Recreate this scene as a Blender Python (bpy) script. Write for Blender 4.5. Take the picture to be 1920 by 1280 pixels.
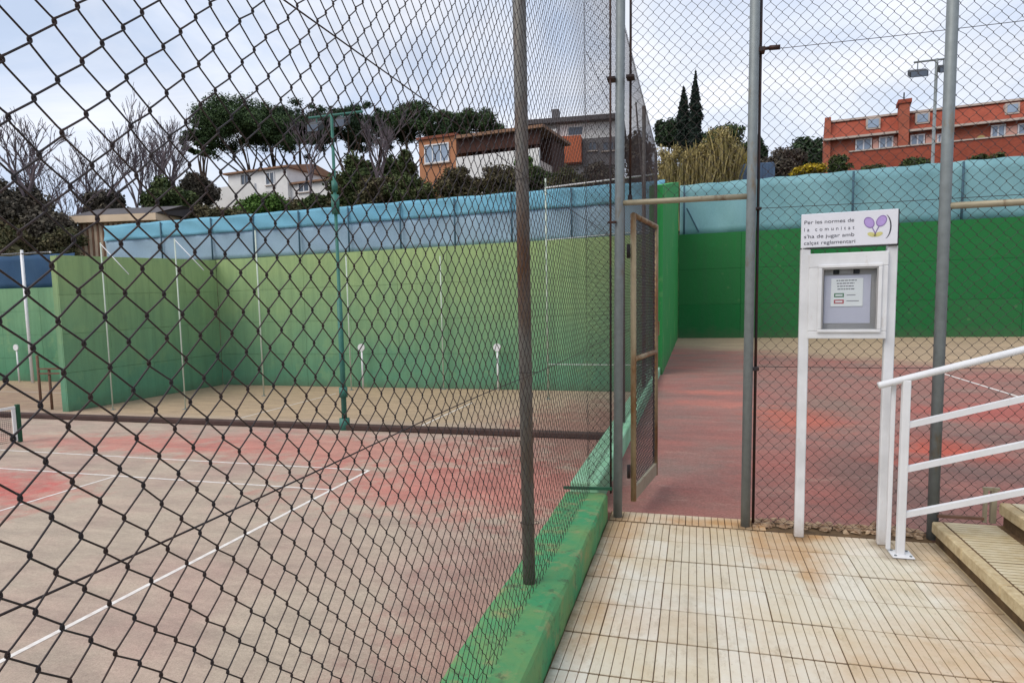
import bpy, math, random
import numpy as np
from mathutils import Matrix, Vector
R_ = math.radians
random.seed(7); rng = np.random.default_rng(7)
for o in list(bpy.data.objects): bpy.data.objects.remove(o)
S = bpy.context.scene
COL = S.collection

# ------------------------------------------------------------------ camera
FPX, CY = 1232.4, 687.2                 # focal length and principal row, in pixels of the 1920 x 1280 photograph
CAMH = 1.58
def cam_axes(yaw, pitch, roll):
    cy, sy, cp, sp = math.cos(yaw), math.sin(yaw), math.cos(pitch), math.sin(pitch)
    f = np.array([-sy*cp, cy*cp, -sp]); r = np.array([cy, sy, 0.0]); u = np.cross(r, f)
    c, s = math.cos(roll), math.sin(roll)
    return c*r+s*u, -s*r+c*u, f
CR, CU, CF = cam_axes(R_(15.59), R_(5.37), R_(-1.04))
cd = bpy.data.cameras.new('camera'); cam = bpy.data.objects.new('camera', cd); COL.objects.link(cam)
cd.sensor_width = 36; cd.lens = FPX/1920*36; cd.shift_y = (CY-640)/1920; cd.clip_start = .05; cd.clip_end = 6000
m = Matrix.Identity(4)
for i in range(3):
    m[i][0], m[i][1], m[i][2] = CR[i], CU[i], -CF[i]
m[2][3] = CAMH
cam.matrix_world = m
S.camera = cam

# ------------------------------------------------------------------ world, sun, exposure
SUN_EL, SUN_AZ = R_(50), R_(-140)        # azimuth measured from +Y towards +X
W = bpy.data.worlds.new('World'); S.world = W; W.use_nodes = True
nt = W.node_tree; nt.nodes.clear()
def N(t, **k):
    n = nt.nodes.new(t)
    for a, b in k.items(): setattr(n, a, b)
    return n
out = N('ShaderNodeOutputWorld'); bg = N('ShaderNodeBackground'); sky = N('ShaderNodeTexSky')
sky.sky_type = 'NISHITA'; sky.sun_disc = False; sky.sun_elevation = SUN_EL; sky.sun_rotation = SUN_AZ
sky.air_density = 1.0; sky.dust_density = 2.0; sky.ozone_density = 1.0
tc = N('ShaderNodeTexCoord'); mp = N('ShaderNodeMapping'); mp.inputs['Scale'].default_value = (1.0, 1.0, 2.6)
n1 = N('ShaderNodeTexNoise'); n1.inputs['Scale'].default_value = 2.1; n1.inputs['Detail'].default_value = 7; n1.inputs['Roughness'].default_value = .55
cr = N('ShaderNodeValToRGB'); cr.color_ramp.elements[0].position = .30; cr.color_ramp.elements[0].color = (.70, .70, .70, 1)
cr.color_ramp.elements[1].position = .62; cr.color_ramp.elements[1].color = (1.0, 1.0, 1.0, 1)
n2 = N('ShaderNodeTexNoise'); n2.inputs['Scale'].default_value = 2.4; n2.inputs['Detail'].default_value = 8; n2.inputs['Roughness'].default_value = .58; n2.inputs['Distortion'].default_value = .6
cc = N('ShaderNodeValToRGB'); cc.color_ramp.elements[0].position = .36; cc.color_ramp.elements[0].color = (7.3, 8.6, 11.0, 1)
cc.color_ramp.elements[1].position = .62; cc.color_ramp.elements[1].color = (11.2, 11.5, 12.4, 1)
mx = N('ShaderNodeMix', data_type='RGBA')
L = nt.links.new
L(tc.outputs['Generated'], mp.inputs['Vector']); L(mp.outputs[0], n1.inputs['Vector']); L(mp.outputs[0], n2.inputs['Vector'])
L(n1.outputs['Fac'], cr.inputs[0]); L(n2.outputs['Fac'], cc.inputs[0])
L(cr.outputs[0], mx.inputs['Factor']); L(sky.outputs[0], mx.inputs['A']); L(cc.outputs[0], mx.inputs['B'])
L(mx.outputs['Result'], bg.inputs['Color']); bg.inputs['Strength'].default_value = .072
L(bg.outputs[0], out.inputs[0])
sd = bpy.data.lights.new('sun', 'SUN'); sd.energy = 1.5; sd.angle = R_(38); sd.color = (1, .93, .82)
so = bpy.data.objects.new('sun', sd); COL.objects.link(so)
dvec = Vector((math.sin(SUN_AZ)*math.cos(SUN_EL), math.cos(SUN_AZ)*math.cos(SUN_EL), math.sin(SUN_EL)))
so.rotation_euler = dvec.to_track_quat('Z', 'Y').to_euler(); so.location = (0, 0, 30)
vs = S.view_settings; vs.view_transform = 'Standard'; vs.look = 'None'; vs.exposure = 0.40; vs.gamma = 1; vs.use_curve_mapping = False

# ------------------------------------------------------------------ pixel -> place
def ray(x, y):
    a, b = (x-960)/FPX, -(y-CY)/FPX
    return CR*a+CU*b+CF
C0 = np.array([0, 0, CAMH])
def at(x, y, Z): return C0+ray(x, y)*Z
def onz(x, y, z): d = ray(x, y); return C0+d*((z-CAMH)/d[2])
def ony(x, y, Y): d = ray(x, y); return C0+d*(Y/d[1])
def onx(x, y, X): d = ray(x, y); return C0+d*(X/d[0])

# ------------------------------------------------------------------ helpers
class MB:
    def __init__(s): s.v = []; s.f = []
    def add(s, v, f):
        b = len(s.v); s.v += [tuple(map(float, p)) for p in v]; s.f += [tuple(i+b for i in q) for q in f]; return s
    def box(s, a, b):
        (x0, y0, z0), (x1, y1, z1) = a, b
        return s.add([(x0,y0,z0),(x1,y0,z0),(x1,y1,z0),(x0,y1,z0),(x0,y0,z1),(x1,y0,z1),(x1,y1,z1),(x0,y1,z1)],
                     [(3,2,1,0),(4,5,6,7),(0,1,5,4),(1,2,6,5),(2,3,7,6),(3,0,4,7)])
    def bbox(s, a, b, r):
        """box with bevelled edges (octagonal in every section)"""
        a = np.array(a, float); b = np.array(b, float); c = (a+b)/2; h = (b-a)/2; r = min(r, *(h*.9))
        v = []; idx = {}
        for sx in (-1,1):
            for sy in (-1,1):
                for sz in (-1,1):
                    for k in range(3):
                        q = [sx*(h[0]-r), sy*(h[1]-r), sz*(h[2]-r)]; q[k] = (sx,sy,sz)[k]*h[k]
                        idx[(sx,sy,sz,k)] = len(v); v.append(c+np.array(q))
        f = []
        for k in range(3):
            i, j = [(1,2),(2,0),(0,1)][k]
            for sk in (-1,1):
                q = []
                for (si, sj) in ((-1,-1),(1,-1),(1,1),(-1,1)):
                    t = [0,0,0]; t[k] = sk; t[i] = si; t[j] = sj; q.append(idx[(*t,k)])
                f.append(tuple(q if sk > 0 else q[::-1]))
        for k in range(3):
            i, j = [(1,2),(2,0),(0,1)][k]
            for si in (-1,1):
                for sj in (-1,1):
                    q = []
                    for sk, w in ((-1,i),(1,i),(1,j),(-1,j)):
                        t = [0,0,0]; t[k] = sk; t[i] = si; t[j] = sj; q.append(idx[(*t,w)])
                    f.append(tuple(q if si*sj < 0 else q[::-1]))
        for sx in (-1,1):
            for sy in (-1,1):
                for sz in (-1,1):
                    q = [idx[(sx,sy,sz,k)] for k in range(3)]
                    f.append(tuple(q if sx*sy*sz > 0 else q[::-1]))
        return s.add(v, f)
    def tube(s, pts, r, n=8, cap=True):
        pts = [np.array(p, float) for p in pts]; m_ = len(pts)
        rr = r if hasattr(r, '__len__') else [r]*m_
        v = []; prev = None
        for i, p in enumerate(pts):
            t = pts[min(i+1, m_-1)]-pts[max(i-1, 0)]; t = t/(np.linalg.norm(t)+1e-12)
            if prev is None:
                a = np.array([0, 0, 1.]) if abs(t[2]) < .9 else np.array([1., 0, 0])
                prev = np.cross(t, a)
            prev = prev-t*np.dot(prev, t); prev /= np.linalg.norm(prev)+1e-12
            b = np.cross(t, prev)
            for k in range(n):
                an = 2*math.pi*(k+.5)/n
                v.append(p+rr[i]*(prev*math.cos(an)+b*math.sin(an)))
        f = []
        for i in range(m_-1):
            for k in range(n):
                k2 = (k+1) % n
                f.append((i*n+k, i*n+k2, (i+1)*n+k2, (i+1)*n+k))
        if cap: f.append(tuple(range(n-1, -1, -1))); f.append(tuple((m_-1)*n+k for k in range(n)))
        return s.add(v, f)
    def beam(s, p, q, w, h):
        """rectangular bar from p to q, width w sideways, height h"""
        p = np.array(p, float); q = np.array(q, float); t = q-p; t /= np.linalg.norm(t)
        up = np.array([0, 0, 1.]) if abs(t[2]) < .95 else np.array([0, 1., 0])
        sd_ = np.cross(t, up); sd_ /= np.linalg.norm(sd_); u = np.cross(sd_, t)
        v = []
        for e in (p, q):
            for a, b in ((-1,-1),(1,-1),(1,1),(-1,1)): v.append(e+sd_*a*w/2+u*b*h/2)
        return s.add(v, [(3,2,1,0),(4,5,6,7),(0,1,5,4),(1,2,6,5),(2,3,7,6),(3,0,4,7)])
ORG = {}
def link(name, me, mat, parent=None, smooth=False, kind=None):
    if mat is not None and not me.materials: me.materials.append(mat)
    if smooth: me.polygons.foreach_set('use_smooth', [True]*len(me.polygons))
    o = bpy.data.objects.new(name, me); COL.objects.link(o)
    if parent is not None: o.parent = parent
    if parent is not None and parent.name in ORG: ORG[o.name] = ORG[parent.name]
    if kind: o['kind'] = kind
    return o
def build(mb, name, mat, parent=None, smooth=False, kind=None):
    me = bpy.data.meshes.new(name)
    org = ORG.get(parent.name, (0, 0, 0)) if parent is not None else (0, 0, 0)
    me.from_pydata([(x-org[0], y-org[1], z-org[2]) for x, y, z in mb.v] if any(org) else mb.v, [], mb.f); me.update()
    return link(name, me, mat, parent, smooth, kind)
def np_mesh(name, V, F, mat, parent=None, smooth=False, kind=None):
    """V (n,3), F (m,3 or 4)"""
    org = np.array(ORG.get(parent.name, (0, 0, 0)) if parent is not None else (0, 0, 0))
    me = bpy.data.meshes.new(name); k = F.shape[1]
    me.vertices.add(len(V)); me.vertices.foreach_set('co', (V-org).astype(np.float32).ravel())
    me.loops.add(F.size); me.loops.foreach_set('vertex_index', F.astype(np.int32).ravel())
    me.polygons.add(len(F)); me.polygons.foreach_set('loop_start', np.arange(0, F.size, k, dtype=np.int32))
    me.update(calc_edges=True); me.validate()
    return link(name, me, mat, parent, smooth, kind)
def tag(o, label, cat, group=None):
    o['label'] = label; o['category'] = cat
    if group: o['group'] = group
    return o
def thing(name, loc, label, cat, group=None):
    o = bpy.data.objects.new(name, None); o.empty_display_size = .2; COL.objects.link(o)
    o.location = tuple(float(v) for v in loc); ORG[o.name] = tuple(float(v) for v in loc)
    return tag(o, label, cat, group)
def piece(name, me, parent, loc, rz=0):
    """small repeated piece sharing mesh data; loc is in world coordinates"""
    o = bpy.data.objects.new(name, me); COL.objects.link(o); o.parent = parent
    g = ORG.get(parent.name, (0, 0, 0))
    o.location = (loc[0]-g[0], loc[1]-g[1], loc[2]-g[2]); o.rotation_euler = (0, 0, rz)
    return o

# ------------------------------------------------------------------ materials
def lin(c):
    f = lambda v: v/12.92 if v <= .04045 else ((v+.055)/1.055)**2.4
    return tuple(f(v/255) for v in c)+(1,)
class Mat:
    def __init__(s, name, rough=.8, metal=0, spec=.3):
        s.m = bpy.data.materials.new(name); s.m.use_nodes = True; s.t = s.m.node_tree
        s.b = s.t.nodes['Principled BSDF']; s.b.inputs['Roughness'].default_value = rough; s.b.inputs['Metallic'].default_value = metal
        s.b.inputs['Specular IOR Level'].default_value = spec
        s.co = None
    def n(s, t, **k):
        x = s.t.nodes.new(t)
        for a, b in k.items(): setattr(x, a, b)
        return x
    def l(s, a, b): s.t.links.new(a, b)
    def coord(s):
        if s.co is None:
            g = s.n('ShaderNodeNewGeometry'); s.co = g.outputs['Position']
        return s.co
    def noise(s, scale, detail=5, rough=.55, stretch=None, off=0):
        x = s.n('ShaderNodeTexNoise'); x.inputs['Scale'].default_value = scale; x.inputs['Detail'].default_value = detail; x.inputs['Roughness'].default_value = rough
        src = s.coord()
        if stretch or off:
            mpp = s.n('ShaderNodeMapping'); mpp.inputs['Scale'].default_value = stretch or (1, 1, 1); mpp.inputs['Location'].default_value = (off, off*1.7, off*.6)
            s.l(src, mpp.inputs['Vector']); src = mpp.outputs[0]
        s.l(src, x.inputs['Vector']); return x.outputs['Fac']
    def ramp(s, fac, a, b, c0=(0, 0, 0, 1), c1=(1, 1, 1, 1)):
        r = s.n('ShaderNodeValToRGB'); e = r.color_ramp.elements
        e[0].position = a; e[1].position = b; e[0].color = c0; e[1].color = c1
        s.l(fac, r.inputs[0]); return r.outputs[0]
    def mix(s, fac, a, b, mode='MIX'):
        x = s.n('ShaderNodeMix', data_type='RGBA', blend_type=mode)
        for v, i in ((fac, 'Factor'), (a, 'A'), (b, 'B')):
            if isinstance(v, (tuple, float, int)): x.inputs[i].default_value = v
            else: s.l(v, x.inputs[i])
        return x.outputs['Result']
    def math(s, op, a, b=0., c=None):
        x = s.n('ShaderNodeMath', operation=op)
        for v, i in ((a, 0), (b, 1), (c, 2)):
            if v is None: continue
            if isinstance(v, (float, int)): x.inputs[i].default_value = v
            else: s.l(v, x.inputs[i])
        return x.outputs[0]
    def xyz(s):
        x = s.n('ShaderNodeSeparateXYZ'); s.l(s.coord(), x.inputs[0]); return x.outputs
    def step(s, val, a, b):
        x = s.n('ShaderNodeMapRange'); x.inputs['From Min'].default_value = a; x.inputs['From Max'].default_value = b; s.l(val, x.inputs['Value']); return x.outputs['Result']
    def blob(s, x, y, rx, ry, soft=.4, wob=.5, ns=1.5):
        """patch with a ragged rim at a place on the ground"""
        o = s.xyz()
        a = s.math('DIVIDE', s.math('SUBTRACT', o[0], float(x)), float(rx)); b = s.math('DIVIDE', s.math('SUBTRACT', o[1], float(y)), float(ry))
        d = s.math('SQRT', s.math('ADD', s.math('MULTIPLY', a, a), s.math('MULTIPLY', b, b)))
        d = s.math('ADD', d, s.math('MULTIPLY', s.math('SUBTRACT', s.noise(ns, 5, .65), .5), wob*3))
        return s.step(d, 1+soft/2, 1-soft/2)
    def col(s, c):
        if isinstance(c, tuple): s.b.inputs['Base Color'].default_value = c
        else: s.l(c, s.b.inputs['Base Color'])
        return s
    def bump(s, fac, strength=.3, dist=.01):
        x = s.n('ShaderNodeBump'); x.inputs['Strength'].default_value = strength; x.inputs['Distance'].default_value = dist
        s.l(fac, x.inputs['Height']); s.l(x.outputs[0], s.b.inputs['Normal']); return s
    def objrand(s): return s.n('ShaderNodeObjectInfo').outputs['Random']
    def island(s): return s.n('ShaderNodeNewGeometry').outputs['Random Per Island']
def simple(name, c, rough=.8, var=.25, scale=8, metal=0, spec=.3, dark=None, bump=0):
    m_ = Mat(name, rough, metal, spec); c = lin(c)
    d = lin(dark) if dark else tuple(v*(1-var) for v in c[:3])+(1,)
    f = m_.ramp(m_.noise(scale, 6, .6), .3, .7)
    m_.col(m_.mix(f, d, c))
    if bump: m_.bump(m_.noise(scale*6, 4), bump, .005)
    return m_.m
M = {}
M['pale_post'] = simple('pale_post', (196, 206, 192), .6, .2, 3)
M['white_paint'] = simple('white_paint', (226, 226, 228), .38, .10, 5, spec=.5)
def white_metal():
    m_ = Mat('white_metal', .4, 0, .5); o = m_.xyz()
    c = m_.mix(m_.ramp(m_.noise(5, 6, .6), .3, .7), lin((206, 206, 208)), lin((228, 228, 230)))
    c = m_.mix(m_.math('MULTIPLY', m_.ramp(m_.noise(14, 7, .75, (1, 1, .3)), .60, .70), .35), c, lin((176, 160, 140)))
    f = m_.step(m_.math('ADD', o[2], m_.math('MULTIPLY', m_.noise(18, 6, .7), .22)), .24, .08)
    c = m_.mix(m_.math('MULTIPLY', f, .5), c, lin((158, 134, 104)))
    m_.col(c); m_.bump(m_.noise(60, 4), .08, .002); return m_.m
M['white_metal'] = white_metal()
M['white_line'] = simple('white_line', (230, 227, 222), .8, .22, 9, dark=(202, 190, 182))
M['tape'] = simple('tape', (230, 230, 230), .7, .08, 6)
def metal_mat(name, grey, rust, lo, hi, scale=9, stretch=(1, 1, .35)):
    m_ = Mat(name, .55, .25, .4)
    g = m_.mix(m_.noise(22, 4), lin(tuple(v*.8 for v in grey)), lin(grey))
    r = m_.mix(m_.noise(35, 4), lin(tuple(v*.6 for v in rust)), lin(rust))
    f = m_.ramp(m_.noise(scale, 7, .65, stretch), lo, hi)
    m_.col(m_.mix(f, g, r)); m_.bump(m_.noise(90, 4), .15, .002)
    return m_.m
M['galv'] = metal_mat('galvanised', (142, 150, 152), (150, 128, 96), .60, .72, 5)
M['galv_cream'] = metal_mat('cream_pipe', (176, 166, 142), (128, 92, 62), .55, .7, 9)
M['gate_rust'] = metal_mat('rusty_gate', (172, 154, 122), (150, 106, 64), .42, .6, 6)
M['pole_rust'] = metal_mat('rusty_pole', (122, 120, 116), (112, 78, 54), .47, .66, 4)
M['dark_rod'] = metal_mat('dark_rod', (52, 44, 46), (84, 50, 36), .45, .65, 12)
M['wire'] = metal_mat('wire_rust', (50, 44, 46), (70, 50, 44), .42, .62, 14, (1, 1, 1))
M['wire_far'] = metal_mat('wire_far', (66, 62, 64), (78, 60, 52), .45, .65, 10, (1, 1, 1))
M['teal'] = simple('teal_paint', (62, 118, 106), .5, .3, 3)
M['green_post'] = simple('green_post', (38, 84, 62), .6, .3, 6)
M['dark_metal'] = simple('dark_metal', (46, 48, 52), .5, .2, 6)
M['rust_frame'] = simple('rust_frame', (124, 94, 78), .8, .3, 6)
M['dark_kerb'] = simple('dark_kerb', (78, 60, 56), .85, .35, 2, bump=.3)

def court_mat(name, spots, grey, red, base_lo, base_hi, seed, sand=None, bs=.35):
    m_ = Mat(name, .9, 0, .15)
    big = m_.ramp(m_.noise(bs, 8, .66, None, seed), base_lo, base_hi)
    c = m_.mix(big, lin(grey), lin(red))
    if sand is not None: c = m_.mix(sand(m_), c, lin((184, 160, 132)))
    for (x, y, rx, ry, amt, cl) in spots:
        f = m_.math('MULTIPLY', m_.blob(x, y, rx, ry, .95, .9, 1.7 if rx > 1.5 else 3.4), amt)
        c = m_.mix(f, c, lin(cl))
    st = m_.ramp(m_.noise(1.6, 9, .74, (.5, 1.6, 1), seed+3), .40, .62)
    c = m_.mix(m_.math('MULTIPLY', st, .5), c, m_.mix(.55, c, (.10, .085, .08, 1)))
    sc = m_.ramp(m_.noise(3.4, 9, .8, (.35, 1.2, 1), seed+8), .56, .66)
    c = m_.mix(m_.math('MULTIPLY', sc, .45), c, m_.mix(.45, c, lin((210, 190, 168))))
    dk = m_.ramp(m_.noise(9, 8, .8, None, seed+5), .60, .70)
    c = m_.mix(m_.math('MULTIPLY', dk, .5), c, m_.mix(.5, c, (.06, .055, .05, 1)))
    g2 = m_.ramp(m_.noise(24, 6, .85, None, seed+2), .3, .7, (.80, .80, .80, 1), (1.14, 1.14, 1.14, 1))
    c = m_.mix(1.0, c, g2, 'MULTIPLY')
    gr = m_.ramp(m_.noise(60, 3, .8), .25, .8, (.66, .66, .66, 1), (1.22, 1.22, 1.22, 1))
    c = m_.mix(1.0, c, gr, 'MULTIPLY')
    m_.col(c); m_.bump(m_.noise(140, 3, .7), .5, .005)
    return m_.m
def sand_left(m_):
    o = m_.xyz(); w = m_.math('MULTIPLY', m_.math('SUBTRACT', m_.noise(.5, 5), .5), 2.4)
    return m_.math('MULTIPLY', m_.step(m_.math('ADD', o[1], w), 18.2, 19.6), m_.step(m_.math('ADD', o[0], w), -2.0, -8.5))
def sand_right(m_):
    o = m_.xyz(); w = m_.math('MULTIPLY', m_.math('SUBTRACT', m_.noise(.6, 6), .5), 5.)
    v = m_.math('ADD', m_.math('ADD', o[1], m_.math('MULTIPLY', o[0], .95)), w)
    return m_.step(v, 20.6, 23.5)
PINK = (200, 118, 108)
M['court_left'] = court_mat('court_left', [(-4.2, 12.6, 3.4, 1.7, .75, PINK), (-9.5, 15.2, 5.5, 1.5, .6, PINK), (-15.4, 9.7, 2.6, 1.5, .8, (204, 96, 90)),
        (-16, 14.6, 4.5, .8, .5, PINK), (-2.1, 7.5, 1.2, 3.5, .5, (160, 106, 100)), (-2.8, 18.6, 2.6, 5, .7, (150, 98, 90)), (-30, 17, 6, 9, .5, (150, 118, 108))],
        (188, 171, 153), (182, 153, 141), .40, .70, 1.3, sand_left)
M['court_right'] = court_mat('court_right', [(2.55, 7.75, .42, .55, .7, (208, 92, 70)), (1.95, 7.05, .35, .16, .65, (200, 88, 68)), (1.3, 9.3, .5, .9, .55, (204, 104, 80)), (4.6, 10.2, 1.8, .8, .55, (196, 88, 78)),
        (.2, 11.7, .55, .28, .6, (208, 126, 108)), (.35, 10.4, .6, .3, .6, (206, 124, 108)), (.9, 6.4, .5, .8, .35, (198, 104, 92)), (1.5, 6.6, .4, 1.0, .5, (120, 100, 92)), (3.2, 6.8, 1.4, .5, .45, (118, 92, 88)),
        (3.9, 8.4, 1.3, .5, .55, (112, 92, 88)), (2.0, 10.6, .5, 1.3, .4, (140, 118, 104))],
        (146, 122, 112), (172, 112, 102), .32, .66, 9.1, sand_right, .95)

def wall_paint(name, top, low, z0, z1, streak=.5, foot=-2.116):
    m_ = Mat(name, .75, 0, .25); o = m_.xyz()
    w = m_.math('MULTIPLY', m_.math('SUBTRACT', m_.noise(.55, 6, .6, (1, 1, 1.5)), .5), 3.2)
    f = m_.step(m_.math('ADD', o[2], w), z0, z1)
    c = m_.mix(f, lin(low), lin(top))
    c = m_.mix(m_.math('MULTIPLY', m_.objrand(), .22), c, m_.mix(.6, c, lin((88, 120, 84))))
    s_ = m_.ramp(m_.noise(1.2, 8, .75, (3, 3, .30)), .42, .68)
    c = m_.mix(m_.math('MULTIPLY', s_, streak), c, m_.mix(.55, c, (.05, .09, .06, 1)))
    p_ = m_.ramp(m_.noise(1.1, 8, .7, None, 5), .56, .62)                    # patched repainting
    c = m_.mix(m_.math('MULTIPLY', p_, .35), c, m_.mix(.5, c, lin((150, 176, 120)) if name != 'wall_right' else lin((36, 122, 70))))
    v_ = m_.n('ShaderNodeTexVoronoi'); v_.inputs['Scale'].default_value = 2.3; m_.l(m_.coord(), v_.inputs['Vector'])
    bm = m_.math('MULTIPLY', m_.step(v_.outputs['Distance'], .16, .10), m_.step(m_.noise(.7, 3, .5, None, 2), .48, .6))
    c = m_.mix(m_.math('MULTIPLY', bm, .22), c, m_.mix(.4, c, lin((176, 180, 140))))   # ball marks
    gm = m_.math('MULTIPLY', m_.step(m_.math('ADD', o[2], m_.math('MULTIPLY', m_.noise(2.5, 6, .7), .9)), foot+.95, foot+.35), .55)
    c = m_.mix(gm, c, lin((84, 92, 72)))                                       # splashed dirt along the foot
    m_.col(c); m_.bump(m_.noise(9, 6, .6), .35, .02)
    return m_.m
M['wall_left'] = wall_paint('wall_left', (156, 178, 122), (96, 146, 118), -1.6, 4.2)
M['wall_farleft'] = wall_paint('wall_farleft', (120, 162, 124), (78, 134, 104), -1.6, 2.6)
M['wall_right'] = wall_paint('wall_right', (22, 112, 54), (20, 100, 50), 0, 4, .45, .05)
M['wall_side'] = wall_paint('wall_side', (40, 146, 72), (34, 138, 66), 0, 4, .35, .05)
def kerb_mat():
    m_ = Mat('kerb_paint', .7, 0, .3)
    a = m_.ramp(m_.noise(2.6, 7, .65), .42, .68)
    c = m_.mix(a, lin((62, 140, 92)), lin((112, 144, 88)))
    b = m_.ramp(m_.noise(7, 6, .7, None, 4), .52, .66)
    c = m_.mix(m_.math('MULTIPLY', b, .7), c, lin((150, 138, 96)))
    d = m_.ramp(m_.noise(14, 6, .7, None, 9), .56, .66)
    c = m_.mix(m_.math('MULTIPLY', d, .7), c, lin((70, 84, 60)))
    m_.col(c); m_.bump(m_.noise(30, 5, .6), .3, .006); return m_.m
M['kerb'] = kerb_mat()
M['kerb_light'] = simple('kerb_light', (146, 192, 160), .75, .25, 4, dark=(110, 164, 126))
M['retaining'] = simple('retaining', (84, 140, 104), .85, .3, 1.2)
def tile_mat():
    m_ = Mat('paving_tile', .75, 0, .25)
    c = m_.mix(m_.objrand(), lin((210, 201, 180)), lin((223, 217, 203)))
    c = m_.mix(m_.math('MULTIPLY', m_.ramp(m_.noise(1.7, 7, .65), .42, .72), .6), c, lin((200, 174, 128)))
    c = m_.mix(m_.math('MULTIPLY', m_.ramp(m_.noise(3.2, 7, .7, None, 6), .52, .75), .5), c, lin((168, 150, 118)))
    o = m_.xyz(); wv = m_.math('MULTIPLY', m_.math('SUBTRACT', m_.noise(2.5, 5), .5), .8)
    band = m_.step(m_.math('ADD', o[1], wv), 4.25, 4.8)
    c = m_.mix(m_.math('MULTIPLY', band, .5), c, lin((196, 164, 122)))
    for x, y, rx, ry, a in ((.60, 4.34, .20, .30, .55), (.66, 4.0, .06, .30, .4), (.42, 4.45, .05, .28, .4), (-.2, 3.2, .3, .2, .2), (.9, 2.9, .5, .25, .22), (.30, 4.78, .45, .08, .7), (-.5, 4.45, .13, .5, .55), (-.52, 3.4, .09, .5, .4), (.75, 4.70, .2, .12, .7), (1.1, 3.2, .35, .3, .25), (1.42, 3.9, .12, .7, .35)):
        c = m_.mix(m_.math('MULTIPLY', m_.blob(x, y, rx, ry, 1.2, .9, 5), a), c, lin((184, 130, 66)))
    for x, y, rd_ in ((.682, 4.62, .075), (1.172, 4.585, .075), (1.236, 4.40, .10), (.352, 4.75, .07), (-.541, 4.76, .08)):  # grime at the post bases, painted in as contact shadow
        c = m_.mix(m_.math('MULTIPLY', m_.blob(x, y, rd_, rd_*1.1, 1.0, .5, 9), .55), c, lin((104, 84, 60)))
    e_ = m_.math('MULTIPLY', m_.noise(9, 6, .75), .09)  # ragged dirt bands at kerb and step foot, doubling as painted contact shade
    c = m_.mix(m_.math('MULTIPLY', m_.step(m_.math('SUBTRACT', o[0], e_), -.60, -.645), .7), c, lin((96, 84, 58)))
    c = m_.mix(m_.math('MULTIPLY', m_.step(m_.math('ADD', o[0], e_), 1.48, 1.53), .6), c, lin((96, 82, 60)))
    gr_ = m_.ramp(m_.noise(11, 8, .8, (1, .4, 1), 3), .54, .68)
    c = m_.mix(m_.math('MULTIPLY', gr_, .4), c, lin((150, 128, 92)))
    sp = m_.ramp(m_.noise(38, 4, .7), .62, .72)
    c = m_.mix(m_.math('MULTIPLY', sp, .5), c, lin((130, 112, 90)))
    m_.col(c); m_.bump(m_.noise(70, 4, .7), .3, .003); return m_.m
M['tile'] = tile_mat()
M['tile_bed'] = simple('tile_bed', (118, 94, 66), .95, .35, 9, dark=(76, 60, 44))
M['step_tile'] = simple('step_tile', (208, 198, 172), .8, .3, 5, dark=(178, 160, 122), bump=.3)
M['step_edge'] = simple('step_edge', (204, 188, 152), .85, .4, 22, dark=(170, 148, 112), bump=.4)
M['rubble'] = simple('rubble', (196, 170, 140), .95, .4, 20, dark=(120, 88, 66))
M['glass'] = None
g = Mat('case_glass', .05, 0, .5); g.b.inputs['Transmission Weight'].default_value = 1.0; g.b.inputs['IOR'].default_value = 1.05; g.b.inputs['Base Color'].default_value = (.93, .95, .96, 1); M['glass'] = g.m
M['sign_panel'] = simple('sign_panel', (226, 226, 234), .35, .05, 3, spec=.5)
M['ink'] = simple('ink', (92, 92, 108), .6, .1, 30)
M['ink_black'] = simple('ink_black', (52, 50, 66), .6, .1, 30)
M['violet'] = simple('violet', (186, 160, 220), .6, .15, 40)
M['violet_rim'] = simple('violet_rim', (142, 118, 176), .6, .15, 40)
M['yellow_print'] = simple('yellow_print', (212, 206, 138), .6, .15, 40)
M['paper'] = simple('paper', (236, 238, 240), .8, .03, 10)
M['backing'] = simple('backing', (200, 200, 216), .8, .06, 5)
M['case_grey'] = simple('case_grey', (166, 164, 164), .5, .12, 8)
M['print_green'] = simple('print_green', (96, 136, 110), .7, .1, 30)
M['print_red'] = simple('print_red', (188, 92, 100), .7, .1, 30)
def cloth_mat(name, c, d, trans=0.):
    m_ = Mat(name, .85, 0, .2)
    f = m_.ramp(m_.noise(.6, 6, .6, (1, 1, .5)), .3, .7)
    cc_ = m_.mix(f, lin(d), lin(c))
    wv = m_.ramp(m_.noise(45, 2), .3, .7, (.86, .86, .86, 1), (1.06, 1.06, 1.06, 1))
    m_.col(m_.mix(1., cc_, wv, 'MULTIPLY')); m_.bump(m_.noise(2.2, 5, .5, (1, 1, .35)), .5, .05)
    return m_.m
M['net_blue'] = cloth_mat('net_blue', (150, 174, 190), (134, 158, 178))
M['hem_blue'] = cloth_mat('hem_blue', (124, 180, 202), (110, 166, 192))
M['net_teal'] = cloth_mat('net_teal', (136, 178, 184), (112, 156, 166))
M['net_navy'] = cloth_mat('net_navy', (58, 88, 118), (46, 72, 104))
M['net_post'] = simple('net_post', (62, 92, 108), .6, .2, 4)
def leaf_mat(name, a, b, c=None, trans=.0):
    m_ = Mat(name, .75, 0, .2)
    r = m_.island(); col = m_.mix(r, lin(a), lin(b))
    if c: col = m_.mix(m_.ramp(m_.noise(.5, 4), .45, .65), col, m_.mix(r, lin(c), lin(b)))
    m_.col(col); return m_.m
M['pine'] = leaf_mat('pine_needles', (40, 58, 36), (76, 96, 58))
M['pine2'] = leaf_mat('pine_needles_dark', (38, 54, 40), (66, 84, 56))
M['cypress'] = leaf_mat('cypress_leaf', (28, 40, 36), (46, 60, 48))
M['bush'] = leaf_mat('bush_leaf', (46, 62, 38), (84, 98, 56), (72, 66, 44))
M['bush_dark'] = leaf_mat('bush_dark', (62, 60, 54), (98, 92, 80), (84, 72, 64))
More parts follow.
